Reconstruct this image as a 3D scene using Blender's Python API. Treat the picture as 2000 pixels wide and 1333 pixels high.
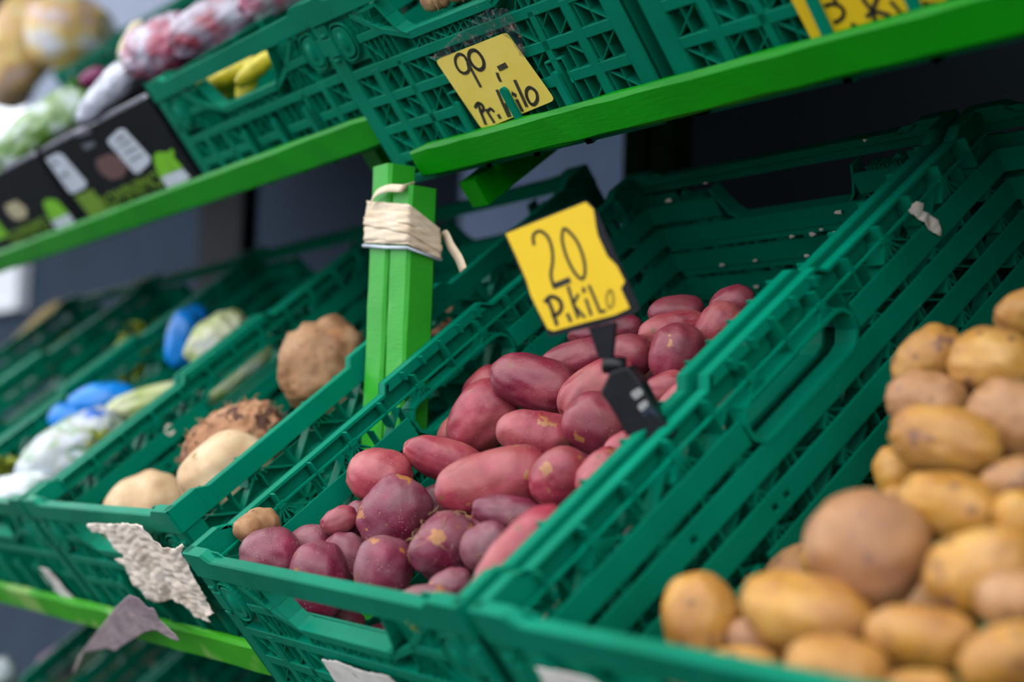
import bpy, bmesh, math, random
import numpy as np
from mathutils import Vector, Matrix

# ------------------------------------------------------------------ camera, sky, exposure
S = bpy.context.scene
COL = S.collection
for o in list(bpy.data.objects): bpy.data.objects.remove(o)
W_PX, H_PX, F_PX = 2000.0, 1333.0, 2807.5
RC = np.array([[0.59106, 0.80587, 0.03464], [0.03793, -0.07065, 0.99678], [0.80574, -0.58784, -0.07233]])
u_, s_, vt_ = np.linalg.svd(RC); RC = u_ @ vt_
CAM = np.array([1.1121, -0.4900, 1.1010])
cd = bpy.data.cameras.new('camera'); cam = bpy.data.objects.new('camera', cd); COL.objects.link(cam)
cam.matrix_world = Matrix([[*RC[:, i], CAM[i]] for i in range(3)] + [[0, 0, 0, 1]])
cd.sensor_width = 36.0; cd.lens = F_PX * 36 / W_PX; cd.clip_start = 0.02; cd.clip_end = 100
cd.dof.use_dof = True; cd.dof.focus_distance = 1.19; cd.dof.aperture_fstop = 2.8
S.camera = cam
S.view_settings.view_transform = 'Standard'; S.view_settings.look = 'None'
S.view_settings.gamma = 1.0; S.view_settings.use_curve_mapping = False
S.view_settings.exposure = -0.12
wd = bpy.data.worlds.new('overcast_sky'); S.world = wd; wd.use_nodes = True
nt = wd.node_tree; nt.nodes.clear()
bg = nt.nodes.new('ShaderNodeBackground'); wo = nt.nodes.new('ShaderNodeOutputWorld')
tc = nt.nodes.new('ShaderNodeTexCoord'); sx = nt.nodes.new('ShaderNodeSeparateXYZ'); cr = nt.nodes.new('ShaderNodeValToRGB')
nt.links.new(tc.outputs['Generated'], sx.inputs[0]); nt.links.new(sx.outputs['Z'], cr.inputs[0])
cr.color_ramp.elements[0].position = 0.0; cr.color_ramp.elements[0].color = (.46, .52, .60, 1)
cr.color_ramp.elements[1].position = 0.7; cr.color_ramp.elements[1].color = (1.0, 1.0, 1.0, 1)
nt.links.new(cr.outputs[0], bg.inputs['Color']); bg.inputs['Strength'].default_value = 3.9
nt.links.new(bg.outputs[0], wo.inputs[0])

# ------------------------------------------------------------------ frames
TH = math.radians(39.0); LT = 0.0253
def rotx(a): return np.array([[1, 0, 0], [0, math.cos(a), -math.sin(a)], [0, math.sin(a), math.cos(a)]])
def roty(a): return np.array([[math.cos(a), 0, math.sin(a)], [0, 1, 0], [-math.sin(a), 0, math.cos(a)]])
MR = rotx(TH); ML = roty(-LT) @ rotx(TH)
class Frame:
    def __init__(s, M, O): s.M = np.array(M); s.O = np.array(O, float)
    def w(s, p): return s.O + s.M @ np.array(p, float)          # local -> world
    def l(s, p): return s.M.T @ (np.array(p, float) - s.O)
    def sub(s, p): return Frame(s.M, s.w(p))
    def mat(s, p=(0, 0, 0)):
        o = s.w(p); return Matrix([[*s.M[i], o[i]] for i in range(3)] + [[0, 0, 0, 1]])
def ray(x, y): return RC.T @ np.array([(x - 1000) / F_PX, -(y - 666.5) / F_PX, -1.0])
def at(x, y, fr, axis, val):
    """where the line of sight through a photo pixel meets the plane local[axis]=val of a frame"""
    n = fr.M[:, axis]; v = ray(x, y); p0 = fr.O + n * val
    return CAM + v * ((p0 - CAM) @ n / (v @ n))
FR = Frame(MR, (0, 0, 1.0))                  # lower right rack: rim corner of the red potato crate
FB = Frame(MR, (-.100, .133, 1.508))         # upper right rack
FA = Frame(ML, (-.112, .146, 1.519))         # upper left rack, right-hand rim corner
FC = Frame(ML, (-.089, .022, 1.028))         # lower left rack, right-hand rim corner
I3 = np.eye(3)
FW = Frame(I3, (0, 0, 0))

# ------------------------------------------------------------------ mesh helpers
class MB:
    def __init__(s): s.v = []; s.f = []
    def box(s, a, b):
        x0, x1 = sorted((a[0], b[0])); y0, y1 = sorted((a[1], b[1])); z0, z1 = sorted((a[2], b[2])); n = len(s.v)
        s.v += [(x0, y0, z0), (x1, y0, z0), (x1, y1, z0), (x0, y1, z0), (x0, y0, z1), (x1, y0, z1), (x1, y1, z1), (x0, y1, z1)]
        s.f += [tuple(n + i for i in q) for q in ((0, 3, 2, 1), (4, 5, 6, 7), (0, 1, 5, 4), (1, 2, 6, 5), (2, 3, 7, 6), (3, 0, 4, 7))]
    def hexa(s, p):
        n = len(s.v); s.v += [tuple(map(float, q)) for q in p]
        s.f += [tuple(n + i for i in q) for q in ((0, 3, 2, 1), (4, 5, 6, 7), (0, 1, 5, 4), (1, 2, 6, 5), (2, 3, 7, 6), (3, 0, 4, 7))]
    def prism(s, poly, n0, n1, axis=2):
        """poly: 2D points; extruded from n0 to n1 along axis"""
        k = len(poly); n = len(s.v)
        for h in (n0, n1):
            for a, b in poly:
                p = [a, b]; p.insert(axis, h); s.v.append(tuple(p))
        s.f.append(tuple(range(n, n + k))[::-1]); s.f.append(tuple(range(n + k, n + 2 * k)))
        for i in range(k):
            j = (i + 1) % k; s.f.append((n + i, n + j, n + k + j, n + k + i))
    def tube(s, pts, r, seg=8, closed=False):
        pts = [np.array(p, float) for p in pts]; k = len(pts); n = len(s.v); rr = r if hasattr(r, '__len__') else [r] * k
        up = None
        for i, p in enumerate(pts):
            a = pts[(i - 1) % k] if (closed or i > 0) else p; b = pts[(i + 1) % k] if (closed or i < k - 1) else p
            t = b - a; t /= np.linalg.norm(t) + 1e-12
            if up is None: up = np.cross(t, (0, 0, 1)) if abs(t[2]) < .9 else np.cross(t, (1, 0, 0))
            up = up - (up @ t) * t; up /= np.linalg.norm(up) + 1e-12; w = np.cross(t, up)
            for j in range(seg):
                a2 = 2 * math.pi * j / seg; s.v.append(tuple(p + rr[i] * (math.cos(a2) * up + math.sin(a2) * w)))
        for i in range(k if closed else k - 1):
            for j in range(seg):
                a0 = n + i * seg; b0 = n + ((i + 1) % k) * seg; s.f.append((a0 + j, a0 + (j + 1) % seg, b0 + (j + 1) % seg, b0 + j))
        if not closed:
            s.f.append(tuple(n + j for j in range(seg))[::-1]); s.f.append(tuple(n + (k - 1) * seg + j for j in range(seg)))
    def mesh(s, name, smooth=False):
        m = bpy.data.meshes.new(name); m.from_pydata(s.v, [], s.f); m.validate()
        bm = bmesh.new(); bm.from_mesh(m); bmesh.ops.recalc_face_normals(bm, faces=bm.faces); bm.to_mesh(m); bm.free()
        if smooth: m.polygons.foreach_set('use_smooth', [True] * len(m.polygons))
        return m
def link(name, data, mat=None, parent=None, M=None, smooth=None):
    o = bpy.data.objects.new(name, data); COL.objects.link(o)
    if mat is not None and data is not None and len(data.materials) == 0: data.materials.append(mat)
    if parent is not None: o.parent = parent
    if M is not None: o.matrix_local = M
    return o
def tag(o, label=None, cat=None, group=None, kind=None):
    if label: o['label'] = label
    if cat: o['category'] = cat
    if group: o['group'] = group
    if kind: o['kind'] = kind
    return o
def empty(name, M, label, cat, group=None):
    o = bpy.data.objects.new(name, None); o.empty_display_size = .02; COL.objects.link(o); o.matrix_world = M
    return tag(o, label, cat, group)
def copy_tree(o, parent=None):
    c = o.copy(); COL.objects.link(c)
    if parent is not None: c.parent = parent
    for ch in list(KIDS.get(o.name, [])): copy_tree(ch, c)
    return c
KIDS = {}
def part(name, data, mat, parent, M=None):
    o = link(name, data, mat, parent, M); KIDS.setdefault(parent.name, []).append(o); return o
def bevel(o, w=.0006, seg=1, ang=35):
    m = o.modifiers.new('bevel', 'BEVEL'); m.width = w; m.segments = seg; m.limit_method = 'ANGLE'; m.angle_limit = math.radians(ang)

# ------------------------------------------------------------------ materials
def newmat(name):
    m = bpy.data.materials.new(name); m.use_nodes = True; t = m.node_tree; b = t.nodes['Principled BSDF']; return m, t, b
def nd(t, kind, **k):
    n = t.nodes.new(kind)
    for a, v in k.items():
        if a.startswith('i_'): n.inputs[a[2:].replace('_', ' ')].default_value = v
        else: setattr(n, a, v)
    return n
def ramp(t, stops):
    n = t.nodes.new('ShaderNodeValToRGB'); e = n.color_ramp.elements
    while len(e) < len(stops): e.new(.5)
    for i, (p, c) in enumerate(stops):
        e[i].position = p; e[i].color = (*c, 1) if len(c) == 3 else c
    return n
def coords(t, rnd=True):
    c = t.nodes.new('ShaderNodeTexCoord'); oi = t.nodes.new('ShaderNodeObjectInfo')
    if not rnd: return c.outputs['Object']
    m = nd(t, 'ShaderNodeMath', operation='MULTIPLY'); m.inputs[1].default_value = 37.0; t.links.new(oi.outputs['Random'], m.inputs[0])
    v = nd(t, 'ShaderNodeVectorMath', operation='ADD'); t.links.new(c.outputs['Object'], v.inputs[0]); t.links.new(m.outputs[0], v.inputs[1])
    return v.outputs[0]
def noise(t, vec, scale, detail=4, rough=.55):
    n = nd(t, 'ShaderNodeTexNoise'); n.inputs['Scale'].default_value = scale; n.inputs['Detail'].default_value = detail; n.inputs['Roughness'].default_value = rough
    t.links.new(vec, n.inputs['Vector']); return n.outputs['Fac']
def mix(t, fac, a, b):
    n = nd(t, 'ShaderNodeMix', data_type='RGBA')
    for s, v in ((n.inputs[0], fac), (n.inputs[6], a), (n.inputs[7], b)):
        if hasattr(v, 'links') or hasattr(v, 'is_linked'): t.links.new(v, s)
        elif isinstance(v, (int, float)): s.default_value = v
        else: s.default_value = (*v, 1)
    return n.outputs[2]
def bump(t, b, h, strength=.3, dist=.001):
    n = nd(t, 'ShaderNodeBump'); n.inputs['Strength'].default_value = strength; n.inputs['Distance'].default_value = dist
    t.links.new(h, n.inputs['Height']); t.links.new(n.outputs[0], b.inputs['Normal'])
def plain(name, col, rough=.5, nscale=60, var=.12, bumpd=.0003, spec=.5):
    m, t, b = newmat(name); v = coords(t)
    f = noise(t, v, nscale, 4); r = ramp(t, [(.3, [max(0, c * (1 - var)) for c in col]), (.7, [min(1, c * (1 + var)) for c in col])])
    t.links.new(f, r.inputs[0]); t.links.new(r.outputs[0], b.inputs['Base Color']); b.inputs['Roughness'].default_value = rough
    b.inputs['Specular IOR Level'].default_value = spec
    bump(t, b, f, .25, bumpd); return m
def mat_plastic():
    m, t, b = newmat('green_crate_plastic'); v = coords(t)
    f = noise(t, v, 9, 5); r = ramp(t, [(.3, (.0, .142, .080)), (.7, (.0, .205, .120))]); t.links.new(f, r.inputs[0])
    sc = noise(t, v, 55, 8, .75); s = ramp(t, [(.655, (0, 0, 0)), (.74, (1, 1, 1))]); t.links.new(sc, s.inputs[0])
    mm = nd(t, 'ShaderNodeMath', operation='MULTIPLY'); mm.inputs[1].default_value = .4; t.links.new(s.outputs[0], mm.inputs[0])
    c = mix(t, mm.outputs[0], r.outputs[0], (.30, .45, .38)); t.links.new(c, b.inputs['Base Color'])
    rr = ramp(t, [(.2, (.30,) * 3), (.8, (.50,) * 3)]); t.links.new(noise(t, v, 30, 4), rr.inputs[0]); t.links.new(rr.outputs[0], b.inputs['Roughness'])
    b.inputs['Specular IOR Level'].default_value = .2; b.inputs['IOR'].default_value = 1.25; bump(t, b, noise(t, v, 160, 4), .12, .0004); return m
def mat_paint(name, base, worn, amt=.6, rough=.42, scale=5):
    m, t, b = newmat(name); v = coords(t)
    f = noise(t, v, 12, 4); r = ramp(t, [(.3, [c * .88 for c in base]), (.7, [c * 1.1 for c in base])]); t.links.new(f, r.inputs[0])
    w = noise(t, v, scale, 3, .5); s = ramp(t, [(amt, (0, 0, 0)), (amt + .05, (1, 1, 1))]); t.links.new(w, s.inputs[0])
    c = mix(t, s.outputs[0], r.outputs[0], worn)
    d = noise(t, v, 70, 5, .7); ds = ramp(t, [(.70, (0, 0, 0)), (.76, (1, 1, 1))]); t.links.new(d, ds.inputs[0])
    dm = nd(t, 'ShaderNodeMath', operation='MULTIPLY'); dm.inputs[1].default_value = .5; t.links.new(ds.outputs[0], dm.inputs[0])
    c = mix(t, dm.outputs[0], c, (.10, .03, .01)); t.links.new(c, b.inputs['Base Color'])
    b.inputs['Roughness'].default_value = rough; b.inputs['Specular IOR Level'].default_value = .2
    sc = nd(t, 'ShaderNodeMapping'); sc.inputs['Scale'].default_value = (1, 6, 6); t.links.new(v, sc.inputs[0])
    bump(t, b, noise(t, sc.outputs[0], 60, 5, .6), .5, .0008); return m
def mat_potato(name, base, patch, patch2, dust, dustamt=.3, rough=.42, dots=(.55, .35, .25), scab=(.36, .15, .05), scabth=.66, dotth=.16, dotscale=380, spot=None):
    m, t, b = newmat(name); v = coords(t)
    f = noise(t, v, 28, 5, .6); r = ramp(t, [(.30, patch), (.52, base), (.72, patch2)]); t.links.new(f, r.inputs[0]); c = r.outputs[0]
    du = noise(t, v, 22, 6, .65); dr = ramp(t, [(.42, (0,) * 3), (.68, (1,) * 3)]); t.links.new(du, dr.inputs[0])
    dm = nd(t, 'ShaderNodeMath', operation='MULTIPLY'); dm.inputs[1].default_value = dustamt; t.links.new(dr.outputs[0], dm.inputs[0])
    c = mix(t, dm.outputs[0], c, dust)
    vo = nd(t, 'ShaderNodeTexVoronoi'); vo.inputs['Scale'].default_value = dotscale; t.links.new(v, vo.inputs['Vector'])
    vr = ramp(t, [(dotth * .5, (1,) * 3), (dotth, (0,) * 3)]); t.links.new(vo.outputs['Distance'], vr.inputs[0])
    msk = noise(t, v, 90, 2); mr = ramp(t, [(.50, (0,) * 3), (.60, (1,) * 3)]); t.links.new(msk, mr.inputs[0])
    mu = nd(t, 'ShaderNodeMath', operation='MULTIPLY'); t.links.new(vr.outputs[0], mu.inputs[0]); t.links.new(mr.outputs[0], mu.inputs[1])
    c = mix(t, mu.outputs[0], c, dots)
    sn = noise(t, v, 40, 5, .55); sr = ramp(t, [(scabth, (0,) * 3), (scabth + .02, (1,) * 3)]); t.links.new(sn, sr.inputs[0])
    c = mix(t, sr.outputs[0], c, scab)
    if True:
        ey = nd(t, 'ShaderNodeTexVoronoi'); ey.inputs['Scale'].default_value = 42; t.links.new(v, ey.inputs['Vector'])
        er = ramp(t, [(.07, (1,) * 3), (.13, (0,) * 3)]); t.links.new(ey.outputs['Distance'], er.inputs[0])
        em = nd(t, 'ShaderNodeMath', operation='MULTIPLY'); em.inputs[1].default_value = .8; t.links.new(er.outputs[0], em.inputs[0]); c = mix(t, em.outputs[0], c, [q * .45 for q in scab])
    if spot:
        vo2 = nd(t, 'ShaderNodeTexVoronoi'); vo2.inputs['Scale'].default_value = 62; t.links.new(v, vo2.inputs['Vector'])
        v2 = ramp(t, [(.12, (1,) * 3), (.24, (0,) * 3)]); t.links.new(vo2.outputs['Distance'], v2.inputs[0])
        m2 = nd(t, 'ShaderNodeMath', operation='MULTIPLY'); m2.inputs[1].default_value = .75; t.links.new(v2.outputs[0], m2.inputs[0])
        c = mix(t, m2.outputs[0], c, spot)
    t.links.new(c, b.inputs['Base Color'])
    rr = ramp(t, [(.3, (rough - .08,) * 3), (.7, (rough + .14,) * 3)]); t.links.new(du, rr.inputs[0]); t.links.new(rr.outputs[0], b.inputs['Roughness'])
    b.inputs['Subsurface Weight'].default_value = .0
    h = nd(t, 'ShaderNodeMath', operation='ADD'); t.links.new(noise(t, v, 130, 6, .7), h.inputs[0]); t.links.new(mu.outputs[0], h.inputs[1])
    bump(t, b, h.outputs[0], .5, .0011); return m

M_PL = mat_plastic()
M_BEAM = mat_paint('green_gloss_paint', (.0, .22, .0), (.08, .32, .04), .74)
M_POST = mat_paint('light_green_gloss_paint', (.025, .30, .018), (.13, .42, .09), .56, .35)
M_LOWB = mat_paint('worn_green_paint', (.04, .34, .008), (.22, .42, .09), .52, .5, 7)
M_RED = mat_potato('pink_red_potato_skin', (.31, .030, .055), (.17, .010, .030), (.42, .085, .11), (.36, .14, .10), .5, .36, spot=None)
M_MAU = mat_potato('crimson_potato_skin', (.21, .016, .040), (.13, .008, .026), (.30, .050, .070), (.27, .11, .10), .4, .36)
M_PUR = mat_potato('purple_dusty_potato_skin', (.15, .014, .040), (.22, .010, .045), (.19, .06, .085), (.26, .14, .15), .62, .42, dots=(.36, .19, .14), scab=(.34, .13, .035), scabth=.62, dotscale=420, dotth=.30)
M_YEL = mat_potato('yellow_potato_skin', (.47, .225, .030), (.30, .115, .012), (.60, .34, .09), (.34, .15, .065), .7, .45, dots=(.14, .07, .03), scab=(.22, .10, .05), scabth=.64, dotscale=200, spot=(.13, .055, .035))
M_YBR = mat_potato('brown_potato_skin', (.37, .175, .062), (.25, .095, .026), (.48, .26, .12), (.30, .14, .085), .6, .48, dots=(.14, .07, .03), scab=(.20, .09, .05), scabth=.70, spot=(.17, .08, .06))
M_GIN = mat_potato('ginger_skin', (.38, .19, .085), (.20, .08, .03), (.48, .29, .16), (.24, .12, .05), .6, .6, dots=(.15, .07, .03), scabth=.64)
M_CEL = mat_potato('celeriac_skin', (.58, .40, .23), (.42, .24, .12), (.66, .52, .34), (.40, .24, .12), .6, .6, dots=(.3, .18, .08), scab=(.36, .22, .08), scabth=.60)
M_CRT = mat_potato('celeriac_root_skin', (.42, .20, .10), (.16, .06, .03), (.55, .32, .18), (.22, .10, .05), .6, .8, dots=(.1, .05, .02), scab=(.09, .035, .02), scabth=.56)
M_BLK = plain('black_plastic', (.004, .005, .008), .35, 80, .3, spec=.3)
M_CARD = plain('black_cardboard', (.005, .006, .009), .7, 30, .3, spec=.12)
M_CARDE = plain('grey_cardboard_edge', (.22, .22, .26), .7, 30, .2)
M_INK = plain('black_ink', (.012, .011, .006), .6, 900, .9)
M_WALL = plain('pale_grey_wall_paint', (.20, .23, .31), .8, 4, .08)
M_WALLB = plain('lit_wall_pale_blue', (.45, .60, .95), .8, 4, .08); M_WALLD = plain('shaded_wall_charcoal', (.016, .024, .030), .9, 4, .08, spec=.08); M_WALLS = plain('shaded_slate', (.030, .045, .070), .9, 4, .08, spec=.08); M_WHITE = plain('white_paint', (.8, .82, .85), .6, 4, .05)  # pale blue, charcoal and slate put light and shade into the wall colour
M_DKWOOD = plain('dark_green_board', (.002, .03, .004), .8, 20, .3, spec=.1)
M_FLOOR = plain('grey_paving', (.045, .045, .045), .85, 25, .2, .002)
M_STEEL = plain('bright_steel', (.7, .7, .68), .2, 40, .1); M_STEEL.node_tree.nodes['Principled BSDF'].inputs['Metallic'].default_value = .9

# ------------------------------------------------------------------ the ribbed produce crate
CW, CL, CH = .400, .600, .195
def wmap(side):
    return {'front': lambda s, w, n: (s, n, w + CH), 'back': lambda s, w, n: (CW - s, CL - n, w + CH),
            'left': lambda s, w, n: (n, s, w + CH), 'right': lambda s, w, n: (CW - n, s, w + CH)}[side]
class WB(MB):
    def __init__(s, side): super().__init__(); s.m = wmap(side)
    def b(s, s0, s1, w0, w1, n0, n1):
        s.hexa([s.m(*p) for p in ((s0, w0, n0), (s1, w0, n0), (s1, w0, n1), (s0, w0, n1), (s0, w1, n0), (s1, w1, n0), (s1, w1, n1), (s0, w1, n1))])
    def bar(s, a, b, t, n0, n1):
        d = np.array(b, float) - np.array(a, float); L = np.hypot(*d)
        if L < 1e-6: return
        p = np.array([-d[1], d[0]]) / L * t / 2; a = np.array(a); b = np.array(b)
        q = [a - p, b - p, b + p, a + p]
        s.hexa([s.m(x, y, n0) for x, y in q] + [s.m(x, y, n1) for x, y in q])
    def strip(s, prof, bot, n0, n1, th=None):
        for (a, wa), (b, wb) in zip(prof, prof[1:]):
            if abs(b - a) < 1e-6: continue
            ba, bb = (wa - th, wb - th) if th else (bot, bot)
            s.hexa([s.m(*p) for p in ((a, ba, n0), (b, bb, n0), (b, bb, n1), (a, ba, n1), (a, wa, n0), (b, wb, n0), (b, wb, n1), (a, wa, n1))])
GAPS = [.154, .226, .297]
RAILS = [-.0455, -.0765, -.107, -.1375, -.168]
FPROF = [(0, .006), (.034, .006), (.044, 0), (.356, 0), (.366, .006), (.4, .006)]
LPROF = [(0, .006), (.032, .006), (.044, 0), (.226, 0), (.232, .008), (.362, .008), (.372, 0), (.556, 0), (.568, .006), (.6, .006)]
def ribs(w, s0, s1, w0, w1, n0, n1, cell, seed, skip=None, thin=False, same=False):
    """thin strengthening ribs between two rails: verticals and fans of diagonals"""
    k = max(1, round((s1 - s0) / cell)); c = (s1 - s0) / k
    for i in range(k):
        a = s0 + i * c; b = a + c; mid = (a + b) / 2
        top = (i + seed) % 2 == 0 and not same
        seg = [((mid, w0 if top else w1), (a, w1 if top else w0)), ((mid, w0 if top else w1), (b, w1 if top else w0)),
               ((mid, w0), (mid, w1)), ((a, w0), (a, w1)), ((a + c * .25, w0), (a + c * .25, w1)), ((a + c * .75, w0), (a + c * .75, w1))]
        if thin: seg = seg[:4]
        for p, q in seg:
            if skip and (skip(*p) or skip(*q) or skip((p[0] + q[0]) / 2, (p[1] + q[1]) / 2)): continue
            w.bar(p, q, .0014, n0, n1)
def short_wall(side, hooks):
    w = WB(side); T = .014
    hole = lambda s, y: .110 < s < .290 and y > -.056
    # corner posts, rails, stiles
    for a, b in ((0, .020), (.380, .400)): w.b(a, b, -CH, -.020, 0, .004)
    for a, b in ((.020, .058), (.342, .380)): w.b(a, b, -.066, -.020, .0035, .006)
    for a, b in ((.058, .100), (.300, .342)): w.b(a, b, RAILS[0] - .004, RAILS[0] + .004, 0, T)
    gaps = GAPS if hooks else []; YT = -CH + .063; RL = [r for r in RAILS if r > -CH + .020]
    for i, r in enumerate(RL[1:]):
        if hooks and r < YT - .004:
            e = [.02] + [x for g in gaps for x in (g - .011, g + .011)] + [.38]
            for a, b in zip(e[::2], e[1::2]): w.b(a, b, r - .0045, r + .0045, 0, T)
        else: w.b(.02, .38, r - .0045, r + .0045, 0, T)
    w.b(0, .4, -CH, -CH + .008, 0, T)
    for a in (.058, .342): w.b(a - .005, a + .005, -CH + .008, -.0765, -.0004, .004)
    for a in (.100, .300): w.bar((a, -.0765), (a + (.006 if a < .2 else -.006), -CH + .008), .0075, 0, .005)
    # handle opening
    w.b(.138, .262, -.0625, -.0545, -.001, T)
    for sg in (0, 1):
        X = lambda x: x if sg == 0 else .4 - x
        w.bar((X(.066), -.022), (X(.100), -.046), .006, 0, .006); w.bar((X(.100), -.046), (X(.139), -.0605), .006, 0, .006)
        pts = [(X(.112), -.020), (X(.118), -.036), (X(.124), -.048), (X(.131), -.0545), (X(.140), -.0575)]
        for p, q in zip(pts, pts[1:]): w.bar(p, q, .0025, -.001, T)
    # ribs
    for a, b in ((.062, .098), (.302, .338)): ribs(w, a, b, -.024, RAILS[0] + .004, .001, T, .018, 0, hole)
    for a, b in ((.062, .135), (.265, .338)): ribs(w, a, b, RAILS[0] - .004, RAILS[1] + .004, .001, T, .037, 1, hole)
    ribs(w, .135, .265, -.0625, RAILS[1] + .004, .001, T, .037, 0)
    if True:
        for i in range(1, len(RL)):
            lo = RL[i + 1] + .004 if i < len(RL) - 1 else -CH + .008
            sk = (lambda s, y: any(abs(s - g) < .010 and y < YT + .015 for g in gaps)) if hooks else None
            ribs(w, .02, .38, RL[i] - .004, lo, .001, T, .060, i, sk)
    for g in gaps:
        w.bar((g - .011, YT + .012), (g - .011, -CH + .008), .0016, 0, T); w.bar((g + .011, YT + .012), (g + .011, -CH + .008), .0016, 0, T)
        w.b(g - .011, g + .011, YT + .0105, YT + .0125, 0, T)
    return w
def long_wall(side):
    w = WB(side); T = .0170
    for a, b in ((0, .022), (.578, .600)): w.b(a, b, -CH, -.018, 0, .003)
    # thin inner rail and cross ribs under the rim
    w.b(.0125, .5875, -.0134, -.0117, T - .003, T)
    k = 28
    for i in range(1, k):
        s = i * .6 / k; 
        if i % 4 == 0:
            w.bar((s, -.001), (s, -.0265), .002, .002, T + .001)
            for d in (-.012, -.006, .006, .012): w.bar((s, -.0125), (s + d, -.0265), .0014, .002, T + .001)
            w.bar((s - .004, -.0125), (s + .004, -.0125), .005, T - .001, T + .0017)
        elif i % 2 == 0: w.bar((s, -.001), (s, -.0265), .0014, .002, T + .001)
    for i in range(1, 24):                       # handle zone: small upper openings
        s = i * .025
        if .24 < s < .36: w.b(s - .0008, s + .0008, -.001, .007, .002, T)
    # handle tunnel
    pts = [(.238, -.026), (.232, -.034), (.233, -.046), (.240, -.054), (.250, -.0565), (.346, -.0565), (.356, -.054), (.363, -.046), (.364, -.034), (.358, -.026), (.350, -.0235), (.246, -.0235)]
    for p, q in zip(pts, pts[1:] + pts[:1]): w.bar(p, q, .0028, -.000, T + .0025)
    for i in range(6): # outer fan ribs seen through the handle
        s = .25 + i * .019
    # outer ribs below the skirt
    sk = lambda s, y: .234 < s < .362 and y > -.056
    lv = [-.018, -.041, -.072, -.103, -.134] + ([-.165] if CH > .17 else []) + [-CH + .008]
    for i in range(len(lv) - 1):
        if i: w.b(.022, .232 if i == 1 else .578, lv[i] - .0015, lv[i] + .0015, .001, T)
        if i == 1: w.b(.364, .578, lv[i] - .0015, lv[i] + .0015, .001, T)
        ribs(w, .022, .578, lv[i], lv[i + 1], .001, .013, .0662 if i == 0 else .0927, i if i else 1, sk if i < 2 else None, thin=True, same=(i == 0))
    for i in range(1, 14):                       # small stars visible between the slats
        s = i * .0429
        for y0, y1 in ((-.0475, -.054), (-.0735, -.084), (-.104, -.1155), (-.1355, -.147)):
            if y1 < -CH + .01: continue
            if y0 > -.05 and .225 < s < .37: continue
            if i % 2: w.bar((s, y0), (s - .006, y1), .0013, .002, T + .001); w.bar((s, y0), (s + .006, y1), .0013, .002, T + .001); w.bar((s, y0), (s, y1), .0013, .002, T + .001)
            else: w.bar((s, y0), (s, y1), .0014, .002, T + .001)
    w.b(0, .6, -CH, -CH + .008, 0, T)
    return w
SLATS = [(-.0275, -.0475), (-.054, -.0735), (-.084, -.104), (-.1155, -.1355), (-.147, -.168)]
def slat_mesh(side, i, s0, s1):
    w = WB(side); w0, w1 = SLATS[i]; n0, n1 = (.0170, .0190) if side in ('left', 'right') else (.0142, .0160)
    holes = []
    if side in ('left', 'right') and i == 2: holes = [.221, .235]
    if side in ('left', 'right') and i == 1: holes = [.150]
    holes = [h for h in holes if s0 < h < s1]
    if not holes: w.b(s0, s1, w1, w0, n0, n1)
    else:
        e = s0; r = .0028; yc = (w0 + w1) / 2 - .001
        for h in holes:
            w.b(e, h - r, w1, w0, n0, n1); w.b(h - r, h + r, yc + r, w0, n0, n1); w.b(h - r, h + r, w1, yc - r, n0, n1); e = h + r
        w.b(e, s1, w1, w0, n0, n1)
    return w
def rim_mesh():
    w = MB()
    for side, P in (('front', FPROF), ('back', FPROF)):
        r = WB(side); r.strip(P, None, -.0015, .0085, th=.003); r.strip(P, -.0185, -.0018, .0008); r.strip([(.014, .004), (.05, .004), (.06, -.002), (.34, -.002), (.35, .004), (.386, .004)], -.007, .0070, .0085)
        n = len(w.v); w.v += r.v; w.f += [tuple(i + n for i in f) for f in r.f]
    for side in ('left', 'right'):
        r = WB(side); r.strip(LPROF, None, -.0012, .0095, th=.003); r.strip(LPROF, -.0185, -.0015, .0008)
        r.strip([(0.002, .003), (.04, .003), (.044, -.002)], -.0135, .0080, .0095)
        r.strip([(.232, -.001), (.236, .005), (.358, .005), (.364, -.001)], -.0015, .0080, .0095)
        n = len(w.v); w.v += r.v; w.f += [tuple(i + n for i in f) for f in r.f]
    return w
def floor_mesh():
    w = MB()
    for i in range(10): x = .02 + i * .04; w.box((x - .008, .012, 0), (x + .008, .588, .004))
    for i in range(15): y = .02 + i * .04; w.box((.012, y - .006, 0.0002), (.388, y + .006, .0038))
    w.box((.0, .0, -.0004), (.4, .014, .004)); w.box((0, .586, -.0004), (.4, .6, .004)); w.box((0, .0, -.0004), (.014, .6, .004)); w.box((.386, 0, -.0004), (.4, .6, .004))
    return w
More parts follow.
